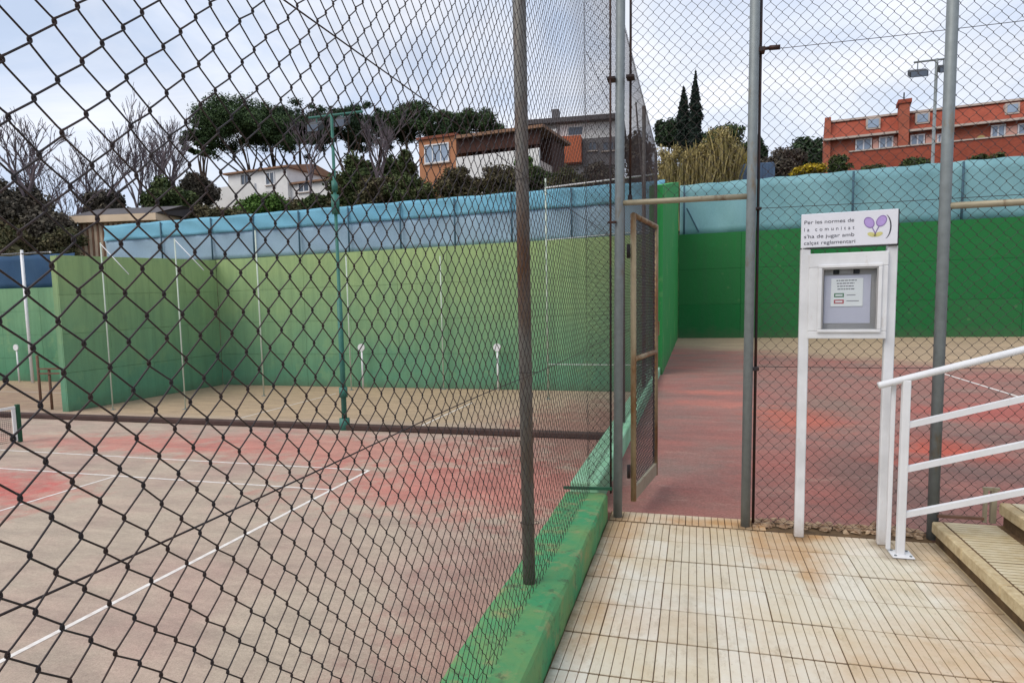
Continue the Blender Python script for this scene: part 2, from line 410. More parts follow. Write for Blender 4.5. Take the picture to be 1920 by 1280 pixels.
M['bank'] = leaf_mat('bank_leaf', (64, 58, 46), (98, 90, 62), (58, 76, 42))
M['reed'] = leaf_mat('reed_leaf', (126, 114, 72), (190, 172, 120), (116, 112, 66))
M['yellow_bush'] = leaf_mat('yellow_leaf', (150, 130, 34), (196, 172, 52))
M['green_bush'] = leaf_mat('green_leaf', (60, 92, 40), (98, 128, 58))
M['bark'] = simple('bark', (92, 76, 64), .95, .4, 3)
M['bark_grey'] = simple('bark_grey', (120, 108, 112), .95, .35, 3)
M['soil'] = simple('soil', (84, 76, 54), .95, .4, .3, dark=(58, 62, 38), bump=.4)
M['white_wall'] = simple('white_wall', (232, 230, 228), .85, .14, .8)
M['cream_wall'] = simple('cream_wall', (220, 196, 168), .85, .15, 1)
M['orange_wall'] = simple('orange_wall', (186, 130, 96), .85, .18, .8)
M['terracotta'] = simple('terracotta', (186, 102, 70), .85, .2, .8)
def brick_mat(name, c, d, mort):
    m_ = Mat(name, .9, 0, .2); b = m_.n('ShaderNodeTexBrick'); b.inputs['Scale'].default_value = 3
    b.inputs['Color1'].default_value = lin(c); b.inputs['Color2'].default_value = lin(d); b.inputs['Mortar'].default_value = lin(mort); b.inputs['Mortar Size'].default_value = .015
    t_ = m_.n('ShaderNodeTexCoord'); mp_ = m_.n('ShaderNodeMapping'); mp_.inputs['Rotation'].default_value = (R_(90), 0, 0)
    m_.l(t_.outputs['Object'], mp_.inputs[0]); m_.l(mp_.outputs[0], b.inputs['Vector'])
    m_.col(m_.mix(m_.math('MULTIPLY', m_.ramp(m_.noise(.9, 6, .65), .35, .75), .5), b.outputs['Color'], lin(tuple(v*.72 for v in c)))); return m_.m
M['brick'] = brick_mat('red_brick', (178, 98, 76), (160, 84, 66), (176, 128, 108))
M['brick_dark'] = brick_mat('dark_brick', (166, 82, 62), (150, 72, 56), (150, 100, 84))
M['pink_wall'] = simple('pink_wall', (226, 176, 160), .85, .1, 1)
M['stone_trim'] = simple('stone_trim', (190, 176, 166), .85, .15, 2)
M['roof_dark'] = simple('roof_dark', (96, 92, 94), .85, .25, 1.5)
M['roof_tile'] = simple('roof_tile', (150, 116, 94), .9, .3, 2)
M['roof_red'] = simple('roof_red', (140, 84, 66), .9, .3, 2)
M['pane'] = simple('pane', (84, 96, 112), .12, .3, 1, spec=.6)
M['pane_pale'] = simple('pane_pale', (150, 168, 190), .12, .2, 1, spec=.6)
M['shade_brown'] = simple('shade_brown', (74, 46, 38), .8, .25, 1)
M['grey_wall'] = simple('grey_wall', (176, 172, 170), .85, .25, .6)
M['grey_dark'] = simple('grey_dark', (112, 110, 112), .85, .25, .8)
M['container'] = simple('container', (78, 100, 128), .6, .2, 2)

# ------------------------------------------------------------------ chain-link
def chainlink(name, parent, mat, org, udir, ndir, L, z0, z1, Wd, Hd, r, sides=4, u_ref=0., z_ref=0., warp=None, jit=.0012, lite=True):
    """interlocked zigzag wires; u along the fence, heights z0..z1; one node sits at (u_ref, z_ref)"""
    hw, hh = Wd/2, Hd/2
    j0 = int(math.floor((z0-z_ref)/hh)); j1 = int(math.ceil((z1-z_ref)/hh))
    k0 = int(math.ceil((0-u_ref)/hw)); k1 = int(math.floor((L-u_ref)/hw))
    js = np.arange(j0, j1+1); ks = np.arange(k0, k1)
    ring = 3
    J, K = np.meshgrid(js, ks)                                    # (wires, rows)
    par = (J+K) % 2
    dl = r*1.25
    U = u_ref+(K+par)*hw+np.where(par == 1, dl, -dl)
    Zz = z_ref+J*hh
    nodeU = rng.normal(0, jit, (len(ks)+2, len(js))); nodeZ = rng.normal(0, jit, (len(ks)+2, len(js)))
    kk = (K+par)-k0; jj = J-j0
    U = U+nodeU[kk, jj]; Zz = Zz+nodeZ[kk, jj]
    P0u, P0z = U[:, :-1], Zz[:, :-1]; P1u, P1z = U[:, 1:], Zz[:, 1:]
    sgn = np.where(par[:, :-1] == 0, 1., -1.)                      # front half / back half of the flattened spiral
    us, zs, ws = [], [], []
    for t, w in ((0, 0), (.055, .25), (.2, 1), (.8, 1), (.945, .25)):
        tq = min(max((t-.055)/.89, 0), 1)                          # short upright run where two wires hook
        us.append(P0u*(1-tq)+P1u*tq); zs.append(P0z*(1-t)+P1z*t); ws.append(sgn*w*r*1.05)
    nw, ns = P0u.shape
    u = np.concatenate([np.stack(us, 2).reshape(nw, -1), U[:, -1:]], 1)
    z = np.concatenate([np.stack(zs, 2).reshape(nw, -1), Zz[:, -1:]], 1)
    w = np.concatenate([np.stack(ws, 2).reshape(nw, -1), np.zeros((nw, 1))], 1)
    if warp is not None: u, z, w = warp(u, z, w)
    z = np.clip(z, z0, z1)
    rad = np.where((np.arange(u.shape[1]) % 5) == 0, r*1.35, np.where((np.arange(u.shape[1]) % 5) % 3 == 1, r*1.2, r))[None, :]
    if lite: keep = np.isin(np.arange(u.shape[1]) % 5, (0, 2, 3)); u, z, w, rad = u[:, keep], z[:, keep], w[:, keep], rad[:, keep]
    tu = np.gradient(u, axis=1); tz = np.gradient(z, axis=1); ln = np.sqrt(tu**2+tz**2)+1e-9
    su, sz = -tz/ln, tu/ln
    np_ = u.shape[1]; V = []
    org = np.array(org, float); ud = np.array(udir, float); nd = np.array(ndir, float); up = np.array([0, 0, 1.])
    for s_ in range(sides):
        a = 2*math.pi*(s_+.5)/sides; ca, sa = math.cos(a)*rad, math.sin(a)*rad
        uu = u+su*ca; zz = z+sz*ca; ww = w+sa
        V.append(org+uu[..., None]*ud+ww[..., None]*nd+(zz[..., None]-org[2])*up)
    V = np.stack(V, 2)                                            # wires, pts, sides, 3
    idx = np.arange(nw*np_*sides).reshape(nw, np_, sides)
    a = idx[:, :-1, :]; b = idx[:, 1:, :]
    F = np.stack([a, np.roll(a, -1, 2), np.roll(b, -1, 2), b], 3).reshape(-1, 4)
    return np_mesh(name, V.reshape(-1, 3), F, mat, parent, smooth=True, kind='stuff')

# ------------------------------------------------------------------ ground and courts
ZL = -2.116                                                       # sunken court level
def zr(x, y): return -.015+.0056*(y-4.93)                         # entrance court, nearly level
def hill(x, y):
    a = np.asarray(x, float)/np.maximum(np.asarray(y, float), 20.)
    top = np.interp(a, [-2, -1.3, -1.16, -.95, -.72, -.4, -.12, .3, 1], [7, 8.2, 8.6, 10.2, 12.4, 11.6, 10.8, 8.6, 9])
    run = np.interp(a, [-1.26, -1.16, -.9, -.7, 0], [9, 24, 30, 32, 23])
    t = np.clip((y-29.5)/run, 0, 1); t = t*t*(3-2*t)
    far = np.clip((y-60)/90., 0, 1)*2.0-np.clip((y-160)/300., 0, 1)*10
    return -2.45+(top+2.45)*t+far*t
def make_ground():
    xs = np.concatenate([np.linspace(-2500, -140, 12), np.linspace(-130, 110, 81), np.linspace(120, 2500, 12)])
    ys = np.concatenate([np.linspace(-2500, -20, 8), np.linspace(-10, 28, 8), np.linspace(29, 70, 42), np.linspace(73, 180, 30), np.linspace(200, 3500, 16)])
    X, Y = np.meshgrid(xs, ys); Z = hill(X, Y)+np.where(Y > 31, np.sin(X*.37)*np.cos(Y*.31)*.25, 0)
    V = np.stack([X, Y, Z], 2).reshape(-1, 3); n_, m_ = X.shape
    I = np.arange(n_*m_).reshape(n_, m_)
    F = np.stack([I[:-1, :-1], I[:-1, 1:], I[1:, 1:], I[1:, :-1]], 2).reshape(-1, 4)
    np_mesh('ground', V, F, M['soil'], kind='structure', smooth=True)
make_ground()
YB = 27.46                                                        # face of the back walls
o = build(MB().box((-60, -14, ZL-.3), (-.9, YB+.3, ZL)), 'sunken_court', M['court_left'], kind='structure'); court_l = o
# entrance court, with a flank that retains it above the sunken court
mb = MB(); x0, x1, y0, y1 = -.90, 22., 4.93, YB+.3
mb.add([(x0,y0,-2.4),(x1,y0,-2.4),(x1,y1,-2.4),(x0,y1,-2.4),(x0,y0,zr(x0,y0)),(x1,y0,zr(x1,y0)),(x1,y1,zr(x1,y1)),(x0,y1,zr(x0,y1))],
       [(3,2,1,0),(4,5,6,7),(0,1,5,4),(1,2,6,5),(2,3,7,6),(3,0,4,7)])
court_r = build(mb, 'entrance_court', M['court_right'], kind='structure')
def line(parent, p, q, w, zf, name='court_line'):
    p = np.array(p, float); q = np.array(q, float); t = q-p; t /= np.linalg.norm(t); s_ = np.array([-t[1], t[0]])*w/2
    pts = []
    for e in (p-s_, p+s_, q+s_, q-s_): pts.append((e[0], e[1], zf(e[0], e[1])+.004))
    b = MB().add(pts, [(3, 2, 1, 0)]); build(b, name, M['white_line'], parent)
zl = lambda x, y: ZL
XBL, XSV, YD, YS = -7.13, -12.62, 13.28, 11.66
line(court_l, (XBL, 2.3), (XBL, YD), .075, zl)                     # baseline
line(court_l, (-30.5, YD), (XBL-.04, YD), .06, zl); line(court_l, (-30.5, YS), (XBL-.04, YS), .06, zl)
line(court_l, (-30.5, 3.85), (XBL-.04, 3.85), .06, zl)
line(court_l, (XSV, 3.9), (XSV, YS-.03), .06, zl); line(court_l, (-25., 3.9), (-25., YS-.03), .06, zl)
line(court_l, (-30, 18.62), (-1.2, 18.62), .06, zl)
line(court_l, (-8.18, 18.66), (-8.18, 23.6), .06, zl)
line(court_l, (-15.0, 18.66), (-15.0, 25.2), .05, zl)
line(court_l, (-40, 23.6), (-23, 23.6), .05, zl)
line(court_r, (4.83, 8.0), (4.83, 15.1), .05, zr)

# paving: slab + one object for each ribbed tile
PX0, PX1, PY1 = -.605, 1.485, 4.93
TW, TL = (PX1-PX0)/8+.0095, .335
pav = build(MB().box((PX0, -3.0, -2.4), (PX1+.02, PY1, -.006)), 'paving', M['tile_bed'], kind='structure')
def ribbed(w, l, n, gap, h, ax=0):
    b = MB()
    for i in range(n):
        a0 = -w/2+gap/2+(w)*i/n; a1 = -w/2-gap/2+w*(i+1)/n
        if ax == 0: b.bbox((a0, -l/2+.0055, -h), (a1, l/2-.0055, 0), .0020)
        else: b.bbox((-l/2+.0035, a0, -h), (l/2-.0035, a1, 0), .0022)
    me = bpy.data.meshes.new('tile'); me.from_pydata(b.v, [], b.f); me.update(); return me
xj = .112-3*TW
cols = [(PX0+.003, xj+TW, 4)]+[(xj+TW*k, xj+TW*(k+1), 6) for k in range(1, 8)]+[(xj+TW*8, PX1+.018, 1)]
cut = {}
yy = 4.695; row = 0
while yy > -.4:
    for c_, (lo, hi, nr_) in enumerate(cols):
        if hi-lo < .03: continue
        key = round(hi-lo, 4)
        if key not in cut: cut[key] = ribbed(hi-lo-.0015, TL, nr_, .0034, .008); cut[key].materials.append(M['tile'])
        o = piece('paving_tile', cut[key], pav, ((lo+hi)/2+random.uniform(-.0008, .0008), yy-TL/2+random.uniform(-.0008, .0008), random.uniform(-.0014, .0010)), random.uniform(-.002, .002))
        o.rotation_euler[0] = random.uniform(-.003, .003); o.rotation_euler[1] = random.uniform(-.003, .003)
    row += 1; yy -= TL+(.004 if row % 3 == 2 else 0)
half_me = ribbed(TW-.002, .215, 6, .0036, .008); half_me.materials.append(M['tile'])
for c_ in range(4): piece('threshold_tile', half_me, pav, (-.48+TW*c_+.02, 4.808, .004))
# broken mortar edge along the court, right of the gate
mb = MB()
for i in range(150):
    x = random.uniform(.40, 1.47); y = 4.86+random.gauss(0, .045); s_ = random.uniform(.008, .026)
    a = np.array([[-1,-1,-.6],[1,-1,-.6],[1,1,-.6],[-1,1,-.6],[-.7,-.6,.7],[.8,-.7,.6],[.6,.8,.7],[-.7,.7,.6]])*s_*np.array([1.3, 1, .7])
    a += rng.normal(0, s_*.25, a.shape); an = random.random()*6
    a = a@np.array([[math.cos(an), math.sin(an), 0], [-math.sin(an), math.cos(an), 0], [0, 0, 1]])
    mb.add(a+np.array([x, y, .002+s_*.3]), [(3,2,1,0),(4,5,6,7),(0,1,5,4),(1,2,6,5),(2,3,7,6),(3,0,4,7)])
o = build(mb, 'mortar_rubble', M['rubble'], kind='stuff'); tag(o, 'crumbled pale mortar along the court edge under the wire fence', 'rubble')

# steps on the right, rising to the right
st = build(MB().box((1.50, -3, -2.4), (4.2, 4.73, -.01)), 'steps', M['step_edge'], kind='structure')
tread_me = ribbed(.335, .30, 8, .010, .005, 1); tread_me.materials.append(M['step_tile'])
for i in range(5):
    xa = PX1+.37*i+.004; z = .135+.148*i
    s_ = build(MB().bbox((xa+.03, -3, z-.16), (4.2+.001*i, 4.73-.004*i, z-.0035), .003), 'step', M['tile_bed'], st)
    for k in range(9): build(MB().bbox((xa, 4.72-.5*(k+1)+.004, z-.075), (xa+.062, 4.72-.5*k-.002, z+.001), .008), 'nosing', M['step_edge'], st)
    y = 4.72
    while y > .2 and i < 3:
        piece('tread_tile', tread_me, st, (xa+.065+.15, y-.168, z+random.uniform(-.001, .001))); y -= .337

# ------------------------------------------------------------------ green kerb wall carrying the fence
t = thing('kerb_wall', (-.76, 2, 0), 'low green painted concrete kerb under the long wire fence beside the paving', 'wall')
ys = [-3.0, -1.1, 1.0, 2.86, 4.72]
prof = [(-.915, -2.2), (-.605, -2.2), (-.605, .170), (-.616, .186), (-.64, .192), (-.89, .195), (-.915, .18)]
ysl = sorted(set(list(np.linspace(-3, 4.72, 60))))
mb = MB(); n_ = len(prof)
for y in ysl:
    for k, (x, z) in enumerate(prof):
        j = .0035 if 1 < k else .001
        mb.v.append((x+random.gauss(0, j*.6), float(y), z+(random.gauss(0, j) if z > 0 else 0)))
for i in range(len(ysl)-1):
    for k in range(n_):
        k2 = (k+1) % n_
        mb.f.append((i*n_+k, i*n_+k2, (i+1)*n_+k2, (i+1)*n_+k))
mb.f.append(tuple(range(n_-1, -1, -1))); mb.f.append(tuple((len(ysl)-1)*n_+k for k in range(n_)))
mb.f = [tuple(reversed(f)) for f in mb.f]
build(mb, 'concrete_body', M['kerb'], t)
mb = MB()
t2 = thing('kerb_wall', (-.8, 10, 0), 'low pale green kerb running along the entrance court behind the open gate', 'wall')
mb.bbox((-.93, 4.96, -2.2), (-.705, 27.3, .20), .012); build(mb, 'concrete_body', M['kerb_light'], t2)

# ------------------------------------------------------------------ long fence, left
XF, XP = -.742, -.792
t = thing('chain_link_fence', (XF, 3.0, .19), 'tall rusty chain-link fence in the foreground with one round pole on green kerb', 'fence')
# wires: the photographed mesh is stretched a little towards its foot
def warp_near(u, z, w):
    d = 1.573-z
    zz = np.where(d > 0, 1.573-(d+.08*d*d), 1.573-d*.967)
    uu = u+.019*np.clip(1.57-z, -1, 2)
    ww = w+.006*np.sin(u*1.9)*np.sin(z*1.3)+.003*np.sin(u*5.1+z*3)
    zz = zz+.0035*np.sin(u*2.7+1)+.002*np.sin(u*6.1+z*2)
    return uu, zz, ww
Y0F = -1.6
chainlink('wire_mesh', t, M['wire'], (XF, Y0F, 0), (0, 1, 0), (1, 0, 0), 4.745-Y0F, .185, 4.62, .0693, .0668, .00138, 5, .6245-Y0F, 1.573, warp_near, lite=False)
def pole(t, name, p, q, r, mat, n=20): return build(MB().tube([p, (np.array(p)+np.array(q))/2, q], r, n), name, mat, t, True)
for y in (3.085, -.9): pole(t, 'post', (XP, y, .18), (XP-.004, y, 4.66), .0315, M['pole_rust'])
for z, w in ((1.247, .003), (2.165, .003), (4.58, .003), (.215, .002)):
    pts = [(XF-.012, y, z+(-.006*math.sin((y-.0)*2.2) if z < 4 else 0)) for y in np.linspace(Y0F, 4.72, 40)]
    build(MB().tube(pts, w*.6, 5), 'tension_wire', M['wire'], t, True)
for z in (.5, 1.25, 2.165, 3.2, 4.1):
    mb = MB(); an = np.linspace(0, 2*math.pi, 15)
    mb.tube([(XP+.01+.047*math.cos(a), 3.085+.037*math.sin(a), z+.004*a/6) for a in an], .0016, 4)
    build(mb, 'wire_tie', M['wire'], t)
# stretcher bar and bottom bar by the gate
chainlink('wire_mesh', t, M['wire'], (-.742, 4.745, 0), (1, 0, 0), (0, -1, 0), .165, .24, 4.6, .055, .0668, .0016, 4, .0, 1.573)
pole(t, 'stretcher_bar', (-.586, 4.74, .19), (-.573, 4.74, 4.6), .008, M['dark_rod'], 8)
build(MB().beam((-.92, 4.66, .235), (-.57, 4.70, .235), .02, .02), 'bottom_bar', M['green_post'], t)

# ------------------------------------------------------------------ gate fence (across the picture) with its posts
YG = 4.78
t = thing('gate_fence', (.35, YG, 0), 'tall galvanised gate fence with chain-link between three round posts beside the notice board', 'fence')
pole(t, 'post', (-.541, YG, -.02), (-.502, YG, 4.65), .0325, M['galv'])
pole(t, 'post', (.352, YG-.015, -.02), (.366, YG-.015, 4.65), .0315, M['galv'])
pole(t, 'post', (1.515, YG, .0), (1.499, YG, 4.65), .0335, M['galv'])
pole(t, 'post', (3.05, YG, .4), (3.05, YG, 4.65), .0335, M['galv'])
pole(t, 'lintel', (-.515, YG, 2.282), (.345, YG-.01, 2.276), .019, M['galv_cream'], 14)
pole(t, 'lintel', (1.51, YG-.005, 2.146), (3.05, YG-.005, 2.152), .021, M['galv_cream'], 14)
pole(t, 'top_rail', (-.50, YG, 4.62), (3.05, YG, 4.62), .021, M['galv'], 12)
pole(t, 'stretcher_bar', (-.449, YG+.03, 2.30), (-.440, YG+.03, 4.6), .009, M['dark_rod'], 8)
pole(t, 'stretcher_bar', (.406, YG+.02, .02), (.404, YG+.02, 4.6), .010, M['dark_rod'], 8)
for lo, hi in [((x-.028, YG-.05, 3.12), (x+.028, YG+.04, 3.14)) for x in (-.573, -.442)]+[((.38, YG-.03, 3.20), (.43, YG+.04, 3.23)), ((.375, YG-.03, 1.10), (.425, YG+.03, 1.125)), ((.375, YG-.03, 2.185), (.425, YG+.03, 2.2)), ((-.60, YG-.05, 2.14), (-.54, YG-.02, 2.155))]:
    build(MB().bbox(lo, hi, .003), 'clamp', M['dark_rod'], t)
build(MB().tube([(-.45, YG+.03, 2.285), (-.45, YG+.03, 2.34)], .016, 10), 'socket', M['dark_rod'], t)
mb = MB(); mb.tube([(.40, YG, 3.222), (.46, YG-.005, 3.222)], .011, 10); mb.tube([(.455, YG-.005, 3.222), (.522, YG-.01, 3.218)], .016, 10); build(mb, 'turnbuckle', M['dark_rod'], t, True)
for z, r in ((3.219, .0022), (1.126, .0022), (2.196, .0022)):
    build(MB().tube([(.41, YG+.015, z), (1.2, YG+.015, z-.004), (2, YG+.015, z), (3.05, YG+.015, z)], r, 5), 'tension_wire', M['wire_far'], t)
chainlink('wire_mesh', t, M['wire_far'], (.406, YG+.012, 0), (1, 0, 0), (0, -1, 0), 2.64, .03, 4.6, .0725, .0775, .00155, 4, .02, 1.0, jit=.0018)
chainlink('wire_mesh', t, M['wire_far'], (-.445, YG+.03, 0), (1, 0, 0), (0, -1, 0), .81, 2.29, 4.6, .0725, .0775, .00155, 4, .01, 1.0, jit=.0018)
mb = MB(); mb.beam((1.53, YG-.03, .165), (1.79, YG-.03, .165), .025, .018); build(mb, 'bottom_bar', M['rust_frame'], t)
for a_, b_, w_ in (((1.795, YG-.03, .14), (1.795, YG-.03, .349), .02), ((1.78, YG-.03, .36), (1.87, YG-.03, .36), .02), ((1.84, YG-.03, .14), (1.84, YG-.03, .349), .03)): build(MB().beam(a_, b_, w_, w_), 'foot_bar', M['galv_cream'], t)

# gate leaf, swung open into the court
gh, gf = np.array([-.432, 4.865]), np.array([-.318, 5.66])
t = thing('gate_leaf', (gh[0], gh[1], .1), 'rusty wire mesh gate leaf standing open between the two galvanised posts', 'gate')
gp = lambda s_, z: (*(gh+(gf-gh)*s_), z)
z0, z1 = .105, 2.215
build(MB().tube([gp(0, z0), gp(0, z1)], .021, 12), 'stile', M['gate_rust'], t, True)
build(MB().tube([gp(1, z0), gp(1, z1)], .021, 12), 'stile', M['gate_rust'], t, True)
for z in (z1-.01, 1.165): build(MB().tube([gp(0, z), gp(1, z)], .020, 12), 'rail', M['gate_rust'], t, True)
build(MB().beam(gp(.02, .16), gp(.98, .16), .03, .10), 'kick_rail', M['galv_cream'], t)
build(MB().tube([gp(.90, .28), gp(.90, 2.18)], .007, 6), 'stretcher_bar', M['dark_rod'], t)
gd = (gf-gh)/np.linalg.norm(gf-gh)
chainlink('wire_mesh', t, M['wire_far'], (gh[0], gh[1], 0), (gd[0], gd[1], 0), (gd[1], -gd[0], 0), .79, .22, 2.2, .046, .046, .0022, 4, .01, 1.)
for z in (.33, 1.95): build(MB().tube([(gh[0]-.034, gh[1]-.012, z-.05), (gh[0]-.034, gh[1]-.012, z+.05)], .013, 10), 'hinge', M['dark_rod'], t, True)
mb = MB(); mb.bbox((*(gp(1, 1.2)[:2]+np.array([-.02, .0])), 1.30), (*(gp(1, 1.2)[:2]+np.array([.03, .04])), 1.42), .004); build(mb, 'latch', M['gate_rust'], t)

# fence that divides the courts beyond the gate
t = thing('dividing_fence', (-.78, 9, .2), 'dark chain-link fence seen edge-on dividing the two courts behind the gate', 'fence')
chainlink('wire_mesh', t, M['wire'], (-.765, 4.755, 0), (0, 1, 0), (1, 0, 0), 9.4, .21, 4.62, .0693, .0668, .0014, 3, .02, 1.)
for y in (7.6, 10.9, 14.2): pole(t, 'post', (-.80, y, .19), (-.80, y, 4.66), .031, M['pole_rust'], 12)
for z in (.24, 1.25, 2.2, 3.4, 4.60): build(MB().tube([(-.775, 4.95, z), (-.775, 14.2, z)], .0025, 5), 'tension_wire', M['wire'], t)
build(MB().tube([(-.80, 10.9, 3.2), (-.80, 9.4, 4.3)], .012, 6), 'brace', M['galv'], t)

# ------------------------------------------------------------------ notice board
NY = 4.60
t = thing('notice_board', (.93, NY, 0), 'white metal notice board with a glazed case and racket sign above it', 'notice board')
for x, y, zt in ((.682, NY+.035, 1.915), (1.172, NY-.0, 1.925)):
    build(MB().bbox((x-.029, y-.022, -.0), (x+.029, y+.022, zt), .005), 'post', M['white_metal'], t)
p0, p1 = np.array([.652, NY+.02]), np.array([1.192, NY-.035])    # face line of the header
ax = (p1-p0)/np.linalg.norm(p1-p0); nrm = np.array([ax[1], -ax[0]])
HW = float(np.linalg.norm(p1-p0))
def bd(s_, z, d=0): return (*(p0+ax*s_+nrm*d), z)
def plate(s0, s1, z0, z1, d0, d1, r=.004):
    b = MB().bbox((s0, d0, z0), (s1, d1, z1), r)
    b.v = [bd(x, z, -y) for x, y, z in b.v]; return b
# header panel, drawn on with lettering
head = build(plate(0, HW, 1.908, 2.120, -.006, .008, .003), 'header_panel', M['sign_panel'], t)
build(plate(-.004, HW+.006, 1.899, 1.907, -.006, .012, .002), 'header_rim', M['dark_metal'], head)
build(plate(HW+.001, HW+.006, 1.907, 2.118, -.004, .010, .001), 'header_rim', M['dark_metal'], head)
def text_line(s, s0, s1, zc, h, parent, mat, d, spaced=1.0):
    cu = bpy.data.curves.new('lettering', 'FONT'); cu.body = s; cu.size = h; cu.space_character = spaced; cu.extrude = .0
    ob = bpy.data.objects.new('tmp_text', cu); COL.objects.link(ob); bpy.context.view_layer.update()
    me = bpy.data.meshes.new_from_object(ob.evaluated_get(bpy.context.evaluated_depsgraph_get()))
    bpy.data.objects.remove(ob)
    co = np.array([v.co for v in me.vertices]); x0, x1 = co[:, 0].min(), co[:, 0].max()
    g_ = ORG[t.name]
    for v in me.vertices:
        q = bd(s0+(v.co.x-x0)/(x1-x0)*(s1-s0), zc-h*.35+v.co.y, d); v.co = (q[0]-g_[0], q[1]-g_[1], q[2]-g_[2])
    me.materials.clear(); link('lettering', me, mat, parent, kind='stuff')
k_ = HW/1800.
for s, a, b, z, sp in (('Per les normes de', 60, 1000, 2.068, 1), ('la comunitat', 60, 1010, 2.022, 1.7), ("s'ha de jugar amb", 60, 1010, 1.979, 1), ('calçat reglamentari', 60, 1030, 1.938, 1)):
    text_line(s, a*k_, b*k_, z, .032, head, M['ink_black'], .0072, sp)
def disc(s0, z0, rx, rz, rot, d, ring=None, n=28):
    b = MB(); c, s_ = math.cos(rot), math.sin(rot); pts = []
    for i in range(n):
        a = 2*math.pi*i/n; u, w = rx*math.cos(a), rz*math.sin(a); pts.append((u*c-w*s_, u*s_+w*c, u, w))
    if ring:
        v = [bd(s0+p[0], z0+p[1], d) for p in pts]
        v += [bd(s0+p[0]*(1-ring), z0+p[1]*(1-ring), d) for p in pts]
        f = [(i, (i+1) % n, n+(i+1) % n, n+i) for i in range(n)]
    else:
        v = [bd(s0+p[0], z0+p[1], d) for p in pts]; f = [tuple(range(n))]
    return b.add(v, f)
em = 1.0
for (s0, z0, rot) in ((.385, 2.046, .55), (.452, 2.052, -.5)):
    build(disc(s0, z0, .025, .034, rot, .0072), 'racket_face', M['violet'], head)
    build(disc(s0, z0, .027, .036, rot, .0078, .16), 'racket_rim', M['violet_rim'], head)
for s0, rot in ((.402, .75), (.436, -.75)): build(disc(s0, 1.972, .026, .013, rot*-.4, .0070), 'ball', M['yellow_print'], head)
b = MB()
for a, c in (((.402, 2.016), (.422, 1.975)), ((.438, 2.018), (.418, 1.975))):
    b.add([bd(a[0]-.003, a[1], .0076), bd(a[0]+.003, a[1], .0076), bd(c[0]+.003, c[1], .0076), bd(c[0]-.003, c[1], .0076)], [(0, 1, 2, 3)])
build(b, 'racket_handle', M['violet_rim'], head)
b = MB(); pts = []
for i in range(15):
    a = -1.15+2.3*i/14; w = .006*math.cos(a*1.1)+.0012
    pts.append((.462+.045*math.cos(a), 2.016+.078*math.sin(a), w))
v = [bd(s_-w, z, .0074) for s_, z, w in pts]+[bd(s_, z, .0074) for s_, z, w in pts]
build(b.add(v, [(i, i+15, i+16, i+1) for i in range(14)]), 'arc_mark', M['ink_black'], head)
# case: outer frame made of four boards, inner frame, back, glass
s0, s1 = .052, .498
case = build(plate(s0, s1, 1.780, 1.868, -.02, .035), 'case', M['white_metal'], t)
build(plate(s0, s1, 1.328, 1.376, -.02, .035), 'frame_board', M['white_metal'], case)
build(plate(s0, s0+.065, 1.3765, 1.7795, -.02, .035), 'frame_board', M['white_metal'], case)
build(plate(s1-.045, s1, 1.3765, 1.7795, -.02, .035), 'frame_board', M['white_metal'], case)
i0, i1 = s0+.0655, s1-.0455
build(plate(i0, i1, 1.377, 1.779, .012, .03), 'back_panel', M['case_grey'], case)
for a in ((i0-.012, i1+.012, 1.775, 1.795), (i0-.012, i1+.012, 1.368, 1.388)): build(plate(*a, -.034, -.021, .003), 'door_frame', M['white_metal'], case)
for a in ((i0-.012, i0+.010, 1.3885, 1.7745), (i1-.010, i1+.012, 1.3885, 1.7745)): build(plate(*a, -.034, -.021, .003), 'door_frame', M['white_metal'], case)
for a in ((i0+.011, i0+.018, 1.39, 1.773), (i1-.018, i1-.011, 1.39, 1.773)): build(plate(*a, -.030, -.022, .001), 'gasket', M['case_grey'], case)
build(plate(i0+.019, i1-.019, 1.765, 1.773, -.030, -.022, .001), 'gasket', M['case_grey'], case)
build(plate(i0+.025, i1-.045, 1.425, 1.728, .008, .0115, .001), 'backing_sheet', M['backing'], case)
pa = build(plate(i0+.065, i0+.247, 1.532, 1.708, .004, .0075, .0008), 'paper_sheet', M['paper'], case)
b = MB()
def bar(b, a0, a1, zc, h): b.add([bd(a0, zc-h/2, -.0035), bd(a1, zc-h/2, -.0035), bd(a1, zc+h/2, -.0035), bd(a0, zc+h/2, -.0035)], [(0, 1, 2, 3)])
for a0, a1, zc in ((.095, .210, 1.695), (.098, .197, 1.677), (.100, .193, 1.659), (.102, .199, 1.641)):
    x = i0+a0
    while x < i0+a1:
        w = random.uniform(.008, .02); bar(b, x, min(x+w, i0+a1), zc, .006); x += w+.003
bar(b, i0+.155, i0+.205, 1.603, .004); bar(b, i0+.155, i0+.225, 1.566, .004)
build(b, 'print_line', M['ink'], case, kind='stuff')
for zc, m_ in ((1.603, 'print_green'), (1.562, 'print_red')):
    b = MB(); bar(b, i0+.083, i0+.140, zc, .026); build(b, 'print_box', M[m_], case)
    b = MB(); b.add([bd(i0+.091, zc-.005, -.0028), bd(i0+.132, zc-.005, -.0028), bd(i0+.132, zc+.005, -.0028), bd(i0+.091, zc+.005, -.0028)], [(0, 1, 2, 3)]); build(b, 'print_band', M['paper'], case)
for a in (.075, .19): build(plate(i0+a, i0+a+.035, 1.735, 1.762, .004, .011, .002), 'clip', M['dark_metal'], case)
build(plate(i0+.112, i0+.178, 1.738, 1.765, .004, .011, .002), 'clip', M['case_grey'], case)
build(plate(i0+.018, i1-.018, 1.388, 1.766, -.0275, -.0245, .0005), 'glass_pane', M['glass'], case)

